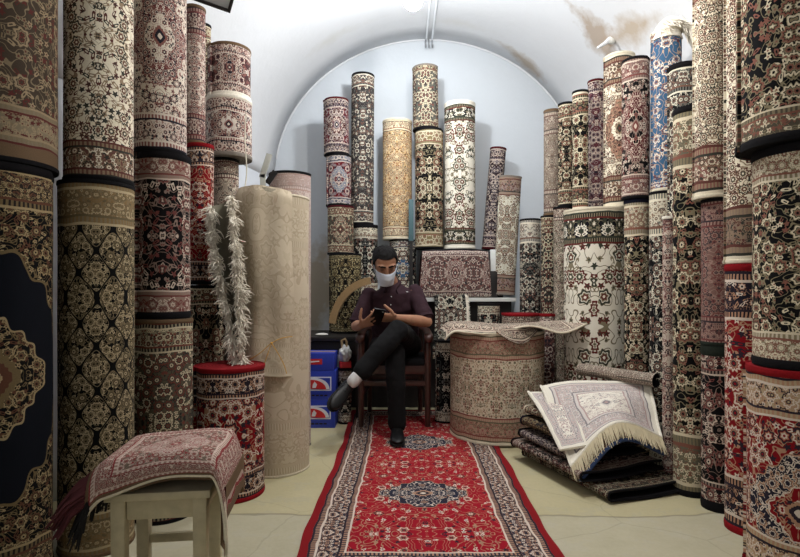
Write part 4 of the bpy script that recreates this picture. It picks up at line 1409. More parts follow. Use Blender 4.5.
m_sr = carpet_mat('rose', H=0.48, border=0.085, rim=0.012, rimc='brown', scale=24, mir=0.3, halfw=0.24, field=(110, 96, 84), bf=(200, 182, 168), medu=0.12, medv=0.12, mf=(176, 156, 146), small=0.9)
m_sr.node_tree.nodes['Group'].inputs['A'].default_value = lin((196, 172, 160))
m_sr.node_tree.nodes['Group'].inputs['B'].default_value = lin((132, 54, 56))
sheet('upper_leaf', lambda s, t: stool_rug(s, t, 0), 48, 30, 0.014, [m_sr, bind_mat('brown')], fo2, su=0.48, sv=0.48)
bm = bmesh.new(); tube(bm, [Vector(stool_rug(k / 48, 1.0, 0)) + Vector((0, 0.006, -0.002)) for k in range(49)], [0.007] * 49, seg=7); build('edge_cord', bm, bind_mat('cream'), fo2)
def under(s, t):
    q = Vector(stool_rug(0.03 + 0.94 * s, t * 0.97, 1)); q.z -= 0.010; q.y += 0.012; q.z = max(q.z, 0.016) if abs(q.x) < 0.185 and abs(q.y) < 0.165 else q.z
    return q
sheet('lower_leaf', under, 40, 26, 0.010, [bind_mat('brown'), bind_mat('maroon')], fo2, su=0.4, sv=0.4)
M_tas = mat_plain('dark_red_wool', (70, 22, 26), 0.95, var=0.4, scale=40)
M_tas2 = mat_plain('black_wool', (20, 17, 18), 0.95, var=0.4, scale=40)
lp = [Vector(stool_rug(0.0, k / 10)) + Vector((0.0, 0.0, -0.008)) for k in range(2, 10)]
fringe('red_tassels', lp, (-0.75, -0.25, -0.55), 0.10, M_tas, fo2, every=0.004, r=0.006, jitter=0.18, sag=0.35, seed=31)
fringe('black_tassels', [q + Vector((0.012, 0, -0.012)) for q in lp], (-0.3, -0.2, -0.9), 0.11, M_tas2, fo2, every=0.004, r=0.006, jitter=0.18, sag=0.2, seed=32)

# ================================================================ BLUE BOXES
M_box = mat_plain('blue_card', (36, 58, 168), 0.5, var=0.1)
M_white = mat_plain('white_print', (226, 228, 232), 0.5, var=0.03)
M_redp = mat_plain('red_print', (196, 36, 40), 0.5, var=0.06)
M_tape = mat_plain('brown_tape', (170, 140, 100), 0.4, var=0.1)
bxr = bxc(335, 3.78)


def carton(label, z0, z1, big=True, dx=0.0):
    W, D, H = 0.30, 0.20, z1 - z0
    o = thing('cardboard_box', label, 'box', (bxr - W / 2 + dx, 3.78 + D / 2, z0), group='stacked blue boxes')
    bm = bmesh.new(); box(bm, (0, 0, H / 2), (W, D, H), bev=0.003); build('carton', bm, M_box, o)
    yf = -D / 2 - 0.0012

    def plate(nm, pts, mat, y):
        bm = bmesh.new()
        f = bm.faces.new([bm.verts.new((px, y, pz)) for px, pz in pts])
        r = bmesh.ops.extrude_face_region(bm, geom=[f])
        for v in r['geom']:
            if isinstance(v, bmesh.types.BMVert): v.co.y += 0.0018
        build(nm, bm, mat, o, smooth=False)
    if big:
        # white panel, blue panel inside, red wing with a white rising arc
        xr_ = W / 2 - 0.03
        xa = xr_ - 0.17
        za, zb = H * 0.32, H * 0.80
        plate('logo_frame', [(xa, za), (xr_, za), (xr_, zb), (xa, zb)], M_white, yf)
        plate('logo_field', [(xa + .008, za + .008), (xr_ - .008, za + .008), (xr_ - .008, zb - .008), (xa + .008, zb - .008)], M_box, yf - 0.0012)
        arcp = [(xr_ - 0.012 - 0.105 * (1 - math.cos(k / 8 * PI / 2)) , za + 0.012 + (zb - za - 0.02) * math.sin(k / 8 * PI / 2)) for k in range(9)]
        plate('logo_arc', [(xa + 0.012, za + 0.012)] + arcp + [(xa + 0.012, zb - 0.008)], M_white, yf - 0.0024)
        ar2 = [(x - 0.024, za + 0.010 + (z - za - 0.012) * 0.86) for x, z in arcp]
        plate('logo_wing', [(xa + 0.014, za + 0.014)] + ar2 + [(xa + 0.014, zb - 0.026)], M_redp, yf - 0.0036)
        plate('logo_figure', [(xa + 0.035, za + 0.02), (xa + 0.06, za + 0.02), (xa + 0.07, za + 0.045), (xa + 0.052, za + 0.065), (xa + 0.04, za + 0.045)], M_white, yf - 0.0048)
        for k in range(5):
            plate('printed_line', [(xa + 0.03 * k, H * 0.13), (xa + 0.03 * k + 0.022, H * 0.13), (xa + 0.03 * k + 0.022, H * 0.18), (xa + 0.03 * k, H * 0.18)], M_black, yf)
    else:
        xr_ = W / 2 - 0.085
        plate('red_label', [(xr_ - 0.12, H * 0.36), (xr_, H * 0.36), (xr_, H * 0.68), (xr_ - 0.12, H * 0.68)], M_redp, yf)
        plate('label_stroke', [(xr_ - 0.10, H * 0.46), (xr_ - 0.02, H * 0.52), (xr_ - 0.02, H * 0.58), (xr_ - 0.10, H * 0.54)], M_white, yf - 0.0012)
        bm = bmesh.new(); box(bm, (0, 0, H + 0.001), (W * 0.98, 0.05, 0.002)); build('tape', bm, M_tape, o)
    return o


h1 = zat(400, 3.78); h2 = zat(371, 3.78); h3 = zat(354, 3.78)
carton('blue cardboard box with red and white emblem at the bottom of its stack', 0.0, h1)
carton('blue cardboard box with red and white emblem in the middle of the stack of three', h1 + 0.001, h2, dx=0.004)
carton('shallow blue cardboard box with a small red label on top of the stack', h2 + 0.001, h3 + 0.005, False, dx=-0.006)

# white bag and red packet between the boxes and the chair
column(338, 352, 3.93, [(369, 'short black rolled carpet on the floor between the blue boxes and the chair', 'blackc', dict(scale=15, mir=0.1, border=0.06))])
gx, gR = cyl(338, 352, 3.93)
gz = zat(369, 3.93 - gR) + 0.004
bm = bmesh.new(); box(bm, (0, 0, 0.0225), (0.085, 0.08, 0.045), bev=0.006)
o = build('red_packet', bm, M_redp, rot=(0, 0, 0.2)); o.location = (gx, 3.93, gz)
tag(o, 'red packet under the white plastic bag beside the blue boxes', 'packet')
bg = thing('plastic_bag', 'crumpled white plastic bag on a red packet between the blue boxes and the chair', 'bag', (gx, 3.93, gz + 0.046))
bm = bmesh.new()
bmesh.ops.create_icosphere(bm, subdivisions=4, radius=1)
for v in bm.verts:
    n_ = mnoise.noise(v.co * 2.2) * 0.28 + mnoise.noise(v.co * 6) * 0.10
    v.co = Vector((v.co.x * 0.045, v.co.y * 0.05, v.co.z * 0.065)) * (1 + n_)
    v.co.z = max(v.co.z, -0.05) + 0.05
build('bag_body', bm, mat_plain('white_plastic', (214, 214, 212), 0.35, var=0.06), bg)
bm = bmesh.new(); tube(bm, [(-0.02, 0, 0.105), (-0.025, 0, 0.15), (0.0, 0.005, 0.165), (0.012, 0, 0.14), (0.01, 0, 0.1)], [0.009] * 5, seg=6); build('bag_handle', bm, mat_plain('kraft', (176, 150, 110), 0.8), bg)
# ================================================================ CHAIR
M_wood = mat_plain('dark_red_wood', (62, 32, 26), 0.35, var=0.3, scale=20, coat=0.3)
CXx, CY0 = -0.04, 3.76
ch = thing('wooden_armchair', 'dark red wooden armchair with a patterned seat under the seated person', 'chair', (CXx, 3.98, 0.014))
HW = 0.235
for sx in (-1, 1):
    # front leg runs up to the arm, rear leg runs up into the back
    bm = bmesh.new(); tube(bm, [(sx * HW, -0.21, 0.001), (sx * HW, -0.21, 0.2), (sx * HW, -0.21, 0.44), (sx * HW, -0.205, 0.62)], [0.019, 0.022, 0.025, 0.022], seg=10, caps=False); build('leg', bm, M_wood, ch)
    bm = bmesh.new(); tube(bm, [(sx * 0.20, 0.24, 0.001), (sx * 0.20, 0.215, 0.25), (sx * 0.20, 0.21, 0.45), (sx * 0.20, 0.25, 0.7), (sx * 0.20, 0.305, 0.95)], [0.018, 0.021, 0.023, 0.02, 0.018], seg=10, caps=False); build('leg', bm, M_wood, ch)
    # arm: flat bar ending in a scroll at the front
    bm = bmesh.new()
    tube(bm, smooth_path([(sx * 0.205, 0.245, 0.66), (sx * 0.232, 0.05, 0.668), (sx * 0.24, -0.14, 0.655), (sx * 0.24, -0.24, 0.648), (sx * 0.24, -0.262, 0.625), (sx * 0.24, -0.245, 0.604)], 4), [(0.030, 0.014)] * 21, seg=10, side=(1, 0, 0))
    build('armrest', bm, M_wood, ch)
bm = bmesh.new()
box(bm, (0, -0.205, 0.40), (0.44, 0.03, 0.06), bev=0.005); box(bm, (0, 0.205, 0.40), (0.38, 0.03, 0.06), bev=0.005)
for sx in (-1, 1): box(bm, (sx * 0.215, 0, 0.40), (0.03, 0.40, 0.06), rot=(0, 0, sx * 0.05), bev=0.005)
build('seat_frame', bm, M_wood, ch)
for y0, z0 in ((-0.21, 0.305), (0.215, 0.28)):
    bm = bmesh.new(); box(bm, (0, y0, z0), (0.44 if y0 < 0 else 0.38, 0.022, 0.035), bev=0.004); build('stretcher', bm, M_wood, ch)
for sx in (-1, 1):
    bm = bmesh.new(); box(bm, (sx * 0.217, 0, 0.22), (0.022, 0.42, 0.03), rot=(0, 0, sx * 0.08), bev=0.004); build('stretcher', bm, M_wood, ch)
M_seat = carpet_mat('blackc', H=0.4, border=0.03, scale=16, mir=0.1)
bm = bmesh.new(); uvl = bm.loops.layers.uv.new('UVMap')
box(bm, (0, -0.005, 0.452), (0.46, 0.43, 0.05), bev=0.018)
for f in bm.faces:
    for l in f.loops: l[uvl].uv = (l.vert.co.x, l.vert.co.y + 0.2 + l.vert.co.z)
build('seat', bm, M_seat, ch)
bm = bmesh.new()
box(bm, (0, 0.285, 0.90), (0.38, 0.022, 0.09), rot=(-0.2, 0, 0), bev=0.006)
box(bm, (0, 0.225, 0.55), (0.38, 0.02, 0.04), rot=(-0.15, 0, 0), bev=0.005)
for k in (-2, -1, 0, 1, 2): box(bm, (k * 0.065, 0.255, 0.72), (0.026, 0.012, 0.34), rot=(-0.17, 0, 0), bev=0.003)
build('backrest', bm, M_wood, ch)

# ================================================================ MAN
M_skin, g, b = new_mat('skin')
tc = g.n('ShaderNodeTexCoord').outputs['Object']
f1, _ = g.noise(tc, 22.0, 3.0)
g.put(b.inputs['Base Color'], g.mix(f1, lin((148, 104, 80)), lin((180, 132, 104))))
b.inputs['Roughness'].default_value = 0.5
b.inputs['Subsurface Weight'].default_value = 0.08
b.inputs['Subsurface Radius'].default_value = (0.01, 0.004, 0.002)
M_hair = mat_plain('black_hair', (17, 15, 15), 0.75, var=0.4, scale=140, bump=0.8, spec=0.15)
M_shirt = mat_plain('plum_cotton', (50, 31, 38), 0.85, var=0.18, scale=60, bump=0.15, spec=0.2)
M_trou = mat_plain('black_cotton', (14, 14, 16), 0.9, var=0.2, scale=70, bump=0.15, spec=0.25)
M_shoe = mat_plain('black_leather', (14, 14, 15), 0.45, var=0.2, scale=30, spec=0.3)
M_sole = mat_plain('black_rubber', (12, 12, 13), 0.7)
M_sock = mat_plain('white_sock', (206, 204, 204), 0.9, var=0.08, scale=120)
M_mask = mat_plain('mask_fabric', (216, 226, 240), 0.8, var=0.03, scale=80)
M_dark2 = mat_plain('phone_black', (10, 10, 12), 0.4, var=0.1, spec=0.3)

ORG = Vector((-0.04, 3.93, 0.0))
man = thing('person', 'person in a plum shirt and white face mask sitting cross legged with a phone', 'person', ORG)


def W(px, py, Y): return at(px, py, Y) - ORG


# ---- joints
hipR, hipL = Vector((-0.10, 0.06, 0.55)), Vector((0.11, 0.06, 0.56))
kneeR = W(395, 352, 3.47); ankR = W(397, 424, 3.47)
kneeL = W(398, 330, 3.44); ankL = W(357, 377, 3.33)
shR, shL = W(369, 295, 3.86), W(415, 292, 3.86)
elR, elL = W(356, 326, 3.80), W(427, 322, 3.72)
wrR, wrL = W(362, 325, 3.60), W(396, 318, 3.56)
neck0 = W(391, 286, 3.86)
head_c = W(385, 264, 3.72)

# ---- head frame
pitch, yaw, rollz = math.radians(35), math.radians(9), math.radians(-4)
Rh = Matrix.Rotation(yaw, 3, 'Z') @ Matrix.Rotation(rollz, 3, 'Y') @ Matrix.Rotation(pitch, 3, 'X')
HS = 1.02


def hd(x, y, z):
    """head-local (right, forward, up) to thing space; forward is towards the viewer"""
    return head_c + Rh @ (Vector((x, -y, z)) * HS)


def head_rings(bm, rings, seg=28, power=2.3, grow=0.0):
    rows = []
    for z, rx, yf, yb in rings:
        cy, ry = (yf + yb) / 2, (yf - yb) / 2
        row = []
        for k in range(seg):
            a = TAU * k / seg
            ca, sa = math.cos(a), math.sin(a)
            x = (rx + grow) * math.copysign(abs(ca) ** (2 / power), ca)
            y = cy + (ry + grow) * math.copysign(abs(sa) ** (2 / power), sa)
            row.append(bm.verts.new(hd(x, y, z)))
        rows.append(row)
    for a, b2 in zip(rows, rows[1:]):
        for k in range(seg): bm.faces.new((a[k], a[(k + 1) % seg], b2[(k + 1) % seg], b2[k]))
    bm.faces.new(rows[0][::-1]); bm.faces.new(rows[-1])


HR = [(-.122, .020, .078, .045), (-.112, .036, .090, .020), (-.085, .051, .093, -.035), (-.055, .061, .092, -.062), (-.02, .068, .092, -.085),
      (.01, .0725, .091, -.097), (.04, .0755, .091, -.101), (.07, .073, .084, -.099), (.094, .060, .063, -.082), (.111, .036, .032, -.048), (.118, .012, .004, -.018)]


def hand(bm, wrist, d, nrm, curl, spread, thumb_side, thumb_dir, size=1.0, finger_curls=None):
    """palm and five separate fingers; d: wrist to knuckles, nrm: out of the palm"""
    d = Vector(d).normalized(); nrm = Vector(nrm); nrm = (nrm - d * nrm.dot(d)).normalized()
    sd = d.cross(nrm).normalized() * thumb_side          # towards the thumb
    Wr = Vector(wrist)
    tube(bm, [Wr - d * 0.02, Wr + d * 0.02, Wr + d * 0.06 * size, Wr + d * 0.09 * size], [(0.026, 0.019), (0.031, 0.018), (0.040, 0.016), (0.040, 0.013)], seg=14, side=sd)
    lens = [(0.044, 0.026, 0.022), (0.048, 0.030, 0.023), (0.045, 0.028, 0.022), (0.034, 0.020, 0.019)]
    for k in range(4):
        off = (1.5 - k) * 0.0205 * size
        base = Wr + d * (0.086 - 0.004 * abs(k - 1)) * size + sd * off
        dir_ = (d + sd * (1.5 - k) * spread).normalized()
        c = curl if finger_curls is None else finger_curls[k]
        pts = [base - dir_ * 0.02, base]
        ang = c * 0.5
        p = base
        for L in lens[k]:
            v = dir_ * math.cos(ang) + nrm * math.sin(ang)
            p = p + v * L * size
            pts.append(p)
            ang += c
        r = (0.0092 if k < 3 else 0.0078) * size
        tube(bm, pts, [r, r * 1.02, r * 0.98, r * 0.88, r * 0.72], seg=10)
    tb0 = Wr + d * 0.028 * size + sd * 0.026 * size
    td = Vector(thumb_dir).normalized()
    t1 = tb0 + (td * 0.75 + sd * 0.5).normalized() * 0.036 * size
    t2 = t1 + td * 0.032 * size
    t3 = t2 + (td + nrm * 0.25).normalized() * 0.026 * size
    tube(bm, [tb0 - d * 0.012, tb0, t1, t2, t3], [0.013, 0.0135 * size, 0.0115 * size, 0.0102 * size, 0.008 * size], seg=10)


# ---- body: one continuous surface
bm = bmesh.new()
head_rings(bm, HR)
tube(bm, [hd(0, .096, .030), hd(0, .102, .0), hd(0, .107, -.026), hd(0, .095, -.038)], [0.008, 0.010, 0.013, 0.009], seg=10)      # nose
for s in (-1, 1):
    tube(bm, [hd(s * .012, .088, .036), hd(s * .038, .089, .040), hd(s * .060, .066, .030)], [0.008, 0.010, 0.007], seg=8)        # brow ridge
    tube(bm, [hd(s * .030, .080, -.028), hd(s * .052, .064, -.022)], [0.016, 0.014], seg=8)                                    # cheek bone
    tube(bm, [hd(s * .072, -.006, .030), hd(s * .083, -.016, .014), hd(s * .083, -.014, -.010), hd(s * .073, -.002, -.032)], [(0.006, 0.010), (0.006, 0.016), (0.006, 0.013), (0.005, 0.008)], seg=8)   # ear
tube(bm, [neck0 + Vector((0, 0.03, -0.05)), neck0 + Vector((0, 0.01, 0.02)), hd(0, -.030, -.065)], [0.060, 0.054, 0.052], seg=18)
# trunk
chest = (shR + shL) / 2
pel = (hipR + hipL) / 2 + Vector((0, 0.03, 0.02))
tube(bm, [pel + Vector((0, 0.0, -0.06)), pel + Vector((0, 0.02, 0.06)), pel.lerp(chest, 0.45) + Vector((0, 0.03, 0)), pel.lerp(chest, 0.8) + Vector((0, 0.01, 0)), chest + Vector((0, 0.01, 0.0)), neck0 + Vector((0, 0.02, -0.02))],
     [(0.155, 0.10), (0.15, 0.105), (0.15, 0.105), (0.17, 0.105), (0.15, 0.075), (0.06, 0.055)], seg=24, side=(1, 0, 0))
tube(bm, [shR, shR.lerp(elR, 0.5), elR], [0.050, 0.043, 0.037], seg=14)
tube(bm, [shL, shL.lerp(elL, 0.5), elL], [0.050, 0.043, 0.037], seg=14)
tube(bm, [elR, elR.lerp(wrR, 0.35), wrR], [0.038, 0.039, 0.026], seg=14)
tube(bm, [elL, elL.lerp(wrL, 0.35), wrL], [0.038, 0.040, 0.026], seg=14)
# phone centre and the hands that hold it
ph_c = W(377.5, 317, 3.50)
dR = (ph_c + Vector((-0.005, 0.0, -0.035)) - wrR)
hand(bm, wrR, (0.62, -0.72, 0.28), (0.40, 0.45, 0.80), 0.42, 0.10, 1, (0.15, -0.25, 0.95), 1.0, [0.30, 0.40, 0.50, 0.55])
hand(bm, wrL, (-0.88, -0.42, 0.05), (-0.10, 0.75, 0.62), 0.42, 0.06, -1, (-0.75, -0.2, 0.6), 1.0, [0.30, 0.38, 0.48, 0.55])
# legs inside the trousers
tube(bm, [hipR, hipR.lerp(kneeR, .5), kneeR, kneeR.lerp(ankR, .35), ankR], [0.075, 0.065, 0.048, 0.046, 0.033], seg=14)
tube(bm, [hipL, hipL.lerp(kneeL, .5), kneeL, kneeL.lerp(ankL, .35), ankL + (ankL - kneeL).normalized() * 0.03], [0.075, 0.065, 0.048, 0.046, 0.034], seg=14)
bm = remeshed(bm, 0.0042, 3, 0.5)
body = build('body', bm, M_skin, man)

# ---- eyes, brows
M_eye = mat_plain('eye', (28, 20, 16), 0.2, var=0.1)
M_lid = mat_plain('eyelid', (128, 88, 68), 0.55)
for s in (-1, 1):
    bm = bmesh.new(); sphere(bm, hd(s * .032, .082, .012), 0.0125, 14, 10); build('eye', bm, M_eye, man)
    bm = bmesh.new(); sphere(bm, hd(s * .032, .0822, .0145), 0.0132, 14, 10); build('eyelid', bm, M_lid, man)
    bm = bmesh.new(); tube(bm, [hd(s * .012, .0975, .034), hd(s * .034, .0995, .042), hd(s * .056, .083, .036)], [(0.003, 0.005), (0.0035, 0.006), (0.002, 0.004)], seg=8); build('eyebrow', bm, M_hair, man)

# ---- hair: short, hugging the skull with an uneven surface
bm = bmesh.new()
seg, nr = 60, 22
cz = 0.02
rows = []
for j in range(nr + 1):
    el = math.radians(90 - 118 * j / nr)
    row = []
    for k in range(seg):
        az = TAU * k / seg            # 0: right, 90deg: forward
        f = math.sin(az)
        # hairline: high on the forehead, down to the ears and the nape
        lim = math.radians(34) if f > 0.62 else (math.radians(34 - (0.62 - f) * 95) if f > -0.2 else math.radians(-45))
        lim = max(lim, math.radians(-46))
        e = max(el, lim)
        dirx, diry, dirz = math.cos(e) * math.cos(az), math.cos(e) * math.sin(az), math.sin(e)
        zz = dirz
        rx, ry, rz = 0.0765, 0.0955, 0.0985
        th = 0.010 + 0.005 * mnoise.noise(Vector((dirx * 6, diry * 6, dirz * 6))) + 0.004 * max(0, dirz)
        if el < lim: th = -0.004
        x = (rx + th) * math.copysign(abs(dirx) ** 0.92, dirx); y = -0.005 + (ry + th) * math.copysign(abs(diry) ** 0.94, diry); z = cz + (rz + th) * dirz
        row.append(bm.verts.new(hd(x, y, z)))
    rows.append(row)
for a, b2 in zip(rows, rows[1:]):
    for k in range(seg):
        bm.faces.new((a[k], a[(k + 1) % seg], b2[(k + 1) % seg], b2[k]))
bmesh.ops.remove_doubles(bm, verts=bm.verts, dist=0.0004)
build('hair', bm, M_hair, man)
for s in (-1, 1):       # sideburns
    bm = bmesh.new(); tube(bm, [hd(s * .0735, .022, .03), hd(s * .0725, .026, .0), hd(s * .070, .028, -.02)], [(0.004, 0.012), (0.003, 0.010), (0.002, 0.006)], seg=8); build('sideburn', bm, M_hair, man)

# ---- face mask with ear loops


def mask_pos(s, t):
    ph = math.radians(-66 + 132 * s) * (1 - 0.12 * t * t)
    u = math.sin(ph)
    z = -0.010 - 0.108 * t + 0.010 * math.cos(ph) ** 2 * (1 - t)
    for (za, xa, fa, ba), (zb, xb, fb, bb) in zip(HR, HR[1:]):
        if za <= z <= zb or (zb, xb) == HR[-1][:2]:
            f = min(1, max(0, (z - za) / (zb - za))); break
    rx = max(xa + (xb - xa) * f, 0.046); yf = max(fa + (fb - fa) * f, 0.088); yb = ba + (bb - ba) * f
    cy, ry = (yf + yb) / 2, (yf - yb) / 2
    # half ellipse on the front of the face, lifted by the nose and the pleats
    x = (rx + 0.009) * math.copysign(abs(math.sin(ph)) ** 0.87, u)
    y = cy + (ry + 0.009) * abs(math.cos(ph)) ** 0.87
    y += 0.040 * math.cos(ph) ** 3 * math.sin(PI * min(1, 0.25 + 0.7 * t)) + 0.0015 * math.sin(t * PI * 7) * math.cos(ph)
    return hd(x, y, z)


sheet('face_mask', mask_pos, 24, 20, 0.003, [M_mask, M_mask], man, out=(0, -1, 0))
bm = bmesh.new()
for s in (0, 1):
    sg = 2 * s - 1
    tube(bm, [Vector(mask_pos(s, 0.05)), hd(sg * .079, .020, .004), hd(sg * .080, -.020, .012)], [0.0016] * 3, seg=5)
    tube(bm, [Vector(mask_pos(s, 0.95)), hd(sg * .074, .012, -.040), hd(sg * .080, -.018, -.012)], [0.0016] * 3, seg=5)
build('ear_loop', bm, M_mask, man)

# ---- shirt
bm = bmesh.new()
tube(bm, [pel + Vector((0, -0.01, -0.005)), pel + Vector((0, 0.005, 0.07)), pel.lerp(chest, 0.45) + Vector((0, 0.015, 0)), pel.lerp(chest, 0.78) + Vector((0, 0.0, 0)), chest + Vector((0, 0.01, 0.005)), neck0 + Vector((0, 0.025, -0.012))],
     [(0.185, 0.135), (0.178, 0.14), (0.172, 0.13), (0.182, 0.125), (0.160, 0.092), (0.085, 0.07)], seg=28, side=(1, 0, 0))
for sh, el in ((shR, elR), (shL, elL)):
    cut = sh.lerp(el, 0.80)
    tube(bm, [sh + Vector((0, 0.005, 0.004)), sh.lerp(el, 0.3), sh.lerp(el, 0.6), cut], [0.055, 0.057, 0.059, 0.061], seg=18)
# cloth gathered at the waist
for k in range(6):
    a = -0.14 + 0.056 * k
    tube(bm, [pel + Vector((a, -0.125, 0.02 + 0.01 * (k % 2))), pel + Vector((a * 0.9 + 0.03, -0.125, 0.07)), pel + Vector((a * 0.8 + 0.05, -0.115, 0.13))], [0.012, 0.016, 0.008], seg=8)
bm = remeshed(bm, 0.0065, 5, 0.5)
for v in bm.verts:
    v.co += v.normal * (0.004 * mnoise.noise(Vector((v.co.x * 9, v.co.y * 9, v.co.z * 16))) + 0.003 * mnoise.noise(v.co * 30))
shirt = build('shirt', bm, M_shirt, man)
# cuffs of the sleeves
for sh, el in ((shR, elR), (shL, elL)):
    bm = bmesh.new()
    c0, c1 = sh.lerp(el, 0.80), sh.lerp(el, 0.90)
    for pts, rad in (([c0, c1], [0.061, 0.0625]),):
        tube(bm, pts, rad, seg=20, caps=False)
    build('sleeve_hem', bm, M_shirt, man)
# collar
bm = bmesh.new()
cn = neck0 + Vector((0, 0.018, 0.008))
for s in (-1, 1):
    p_ = [cn + Vector((s * 0.01, 0.070, 0.022)), cn + Vector((s * 0.062, 0.03, 0.018)), cn + Vector((s * 0.066, -0.03, 0.002)), cn + Vector((s * 0.040, -0.085, -0.030)), cn + Vector((s * 0.050, -0.100, -0.062))]
    tube(bm, smooth_path(p_, 4), [(0.006, 0.016)] * 14 + [(0.005, 0.014), (0.004, 0.009), (0.003, 0.004)], seg=8)
build('collar', bm, M_shirt, man)
# front placket buttons and the small chest emblem


def front(x, z):
    """point on the front of the shirt at (x, z) in thing space"""
    hit = None
    dg = bpy.context.evaluated_depsgraph_get()
    ok, loc, nor, _ = shirt.ray_cast(Vector((x, -2, z)), Vector((0, 1, 0)))
    return (loc, nor) if ok else (Vector((x, -0.12, z)), Vector((0, -1, 0)))


bpy.context.view_layer.update()
for k in range(4):
    q, n_ = front(neck0.x + 0.004 - 0.004 * k, neck0.z - 0.075 - 0.058 * k)
    bm = bmesh.new(); sphere(bm, q + n_ * 0.001, 0.0042, 10, 6); build('button', bm, M_white, man)
q, n_ = front(W(407, 292, 3.75).x, W(407, 292, 3.75).z)
bm = bmesh.new(); box(bm, q + n_ * 0.0014, (0.017, 0.003, 0.006), bev=0.001); build('chest_emblem', bm, M_white, man)

# ---- trousers
bm = bmesh.new()
tube(bm, [pel + Vector((0, 0.0, 0.05)), pel + Vector((0, 0.0, -0.01)), pel + Vector((0, -0.01, -0.055))], [(0.17, 0.125), (0.18, 0.135), (0.16, 0.12)], seg=24, side=(1, 0, 0))
tube(bm, [hipR, hipR.lerp(kneeR, .5), kneeR + Vector((0, 0.01, -0.005)), kneeR.lerp(ankR, .35), kneeR.lerp(ankR, .75), ankR + Vector((0, 0.0, 0.0))], [0.092, 0.080, 0.066, 0.064, 0.058, 0.060], seg=18)
mid = ankL - (ankL - kneeL).normalized() * 0.05
tube(bm, [hipL + Vector((0, 0, 0.01)), hipL.lerp(kneeL, .5) + Vector((0, 0, 0.012)), kneeL, kneeL.lerp(ankL, .35), kneeL.lerp(ankL, .7), mid], [0.094, 0.082, 0.068, 0.066, 0.060, 0.060], seg=18)
bm = remeshed(bm, 0.0065, 5, 0.5)
for v in bm.verts:
    v.co += v.normal * (0.005 * mnoise.noise(Vector((v.co.x * 12, v.co.y * 8, v.co.z * 12))) + 0.003 * mnoise.noise(v.co * 34))
build('trousers', bm, M_trou, man)

# ---- sock and shoes


def shoe(nm, ankle, toe_dir, up_dir, L=0.275):
    td = Vector(toe_dir).normalized(); ud = Vector(up_dir); ud = (ud - td * ud.dot(td)).normalized()
    sd = td.cross(ud)
    o_ = Vector(ankle)

    def q(f, h, s=0): return o_ + td * f + ud * h + sd * s
    bm = bmesh.new()
    #   forward, half width, bottom, top
    secs = [(-0.070, .016, -.074, -.040), (-0.064, .029, -.078, -.012), (-0.045, .034, -.080, .006), (-0.01, .036, -.080, .010), (0.03, .037, -.080, -.006), (0.07, .041, -.080, -.022), (0.11, .045, -.079, -.034),
            (0.145, .044, -.078, -.042), (0.175, .036, -.076, -.050), (0.195, .023, -.074, -.056), (0.204, .010, -.071, -.062)]
    seg = 18
    rows = []
    for f, w, b0, t0 in secs:
        row = []
        for k in range(seg):
            a = TAU * k / seg
            ca, sa = math.cos(a), math.sin(a)
            x = w * math.copysign(abs(ca) ** 0.75, ca)
            hh = (t0 + b0) / 2 + (t0 - b0) / 2 * math.copysign(abs(sa) ** (0.8 if sa > 0 else 0.45), sa)
            row.append(bm.verts.new(q(f, hh, x)))
        rows.append(row)
    for a, b2 in zip(rows, rows[1:]):
        for k in range(seg): bm.faces.new((a[k], a[(k + 1) % seg], b2[(k + 1) % seg], b2[k]))
    bm.faces.new(rows[0][::-1]); bm.faces.new(rows[-1])
    s_ = build('shoe', bm, M_shoe, man)
    bm = bmesh.new()
    out = [(-0.072, .018), (-0.062, .033), (-0.03, .037), (0.02, .038), (0.07, .044), (0.11, .048), (0.145, .047), (0.178, .039), (0.199, .025), (0.209, .011)]
    pts = [(f, w) for f, w in out] + [(f, -w) for f, w in reversed(out)]
    r0 = [bm.verts.new(q(f, -.078, w)) for f, w in pts]
    r1 = [bm.verts.new(q(f, -.090 if f > 0 else -.096, w)) for f, w in pts]
    bm.faces.new(r0); bm.faces.new(r1[::-1])
    for k in range(len(pts)):
        k2 = (k + 1) % len(pts)
        bm.faces.new((r0[k], r0[k2], r1[k2], r1[k]))
    so = build('sole', bm, M_sole, s_)
    bm = bmesh.new()
    for k in range(4):
        f = 0.030 + 0.017 * k
        hgt = -0.006 - 0.0075 * k + 0.003
        tube(bm, [q(f, hgt - 0.010, -0.024), q(f + 0.003, hgt, 0), q(f, hgt - 0.010, 0.024)], [0.0022] * 3, seg=6)
    build('lace', bm, M_sole, s_)
    return s_


zf = 0.016 + 0.096
shoe('shoe', (ankR.x, ankR.y, zf), (0.03, -1, 0), (0, 0, 1))
shinL = (ankL - kneeL).normalized()
bm = bmesh.new(); tube(bm, [ankL - shinL * 0.07, ankL - shinL * 0.0, ankL + shinL * 0.035], [0.040, 0.040, 0.041], seg=16); build('sock', bm, M_sock, man)
toeL = Vector((-0.33, -0.75, -0.42))
shoe('shoe', ankL + shinL * 0.045, toeL, -shinL, 0.27)

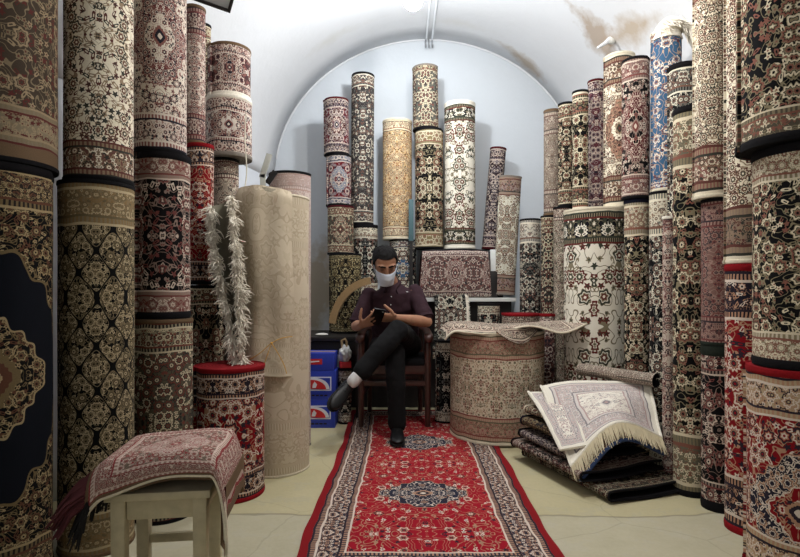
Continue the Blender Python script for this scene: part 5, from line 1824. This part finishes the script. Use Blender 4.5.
# ---- phone, held between both hands
phone = thing('smartphone', 'black smartphone held in both hands by the seated person', 'phone', ORG + ph_c, (math.radians(42), math.radians(10), math.radians(12)))
bm = bmesh.new(); box(bm, (0, 0, 0), (0.074, 0.009, 0.148), bev=0.003); build('phone_body', bm, M_dark2, phone)
m_scr, g_, b_ = new_mat('phone_screen')
b_.inputs['Base Color'].default_value = lin((20, 24, 30)); b_.inputs['Roughness'].default_value = 0.1
bm = bmesh.new(); box(bm, (0, 0.005, 0), (0.067, 0.001, 0.138)); build('screen', bm, m_scr, phone)
bm = bmesh.new(); sphere(bm, (0.022, -0.0045, 0.055), (0.006, 0.002, 0.006), 10, 6); build('lens', bm, M_grey, phone)

# ================================================================ CAMERA AND LIGHT
cam = bpy.data.cameras.new('camera')
cam.lens = 24; cam.sensor_width = 36; cam.sensor_fit = 'HORIZONTAL'
cam.shift_y = (HY - 278.5) / 800.0
cam.clip_start = 0.05
co = bpy.data.objects.new('camera', cam); col.objects.link(co)
co.location = (0, 0, CH); co.rotation_euler = (PI / 2, 0, 0)
scene.camera = co


def light(nm, typ, loc, energy, colr=(1, 1, 1), **kw):
    l = bpy.data.lights.new(nm, typ); l.energy = energy; l.color = colr
    for k, v in kw.items():
        if k != 'rot': setattr(l, k, v)
    o = bpy.data.objects.new(nm, l); col.objects.link(o); o.location = loc
    if 'rot' in kw: o.rotation_euler = kw['rot']
    return o


light('bulb_light', 'POINT', (LX, LY, LZ - 0.12), 60, (0.93, 0.97, 1.0), shadow_soft_size=0.06)
light('second_bulb_light', 'POINT', (0.5, 2.3, 2.82), 74, (1.0, 0.97, 0.93), shadow_soft_size=0.08)
# daylight through the open shop front behind the viewer
light('shop_front_daylight', 'AREA', (-1.3, -1.3, 1.6), 8, (1.0, 0.97, 0.93), shape='RECTANGLE', size=1.8, size_y=2.2, spread=math.radians(85), rot=(math.radians(88), 0, math.radians(-42)))
w = bpy.data.worlds.new('world'); scene.world = w; w.use_nodes = True
bgn = w.node_tree.nodes['Background']; bgn.inputs[0].default_value = (0.92, 0.95, 1.0, 1); bgn.inputs[1].default_value = 0.09
scene.view_settings.view_transform = 'Standard'
scene.view_settings.look = 'None'
scene.view_settings.gamma = 1
scene.view_settings.exposure = 0.0
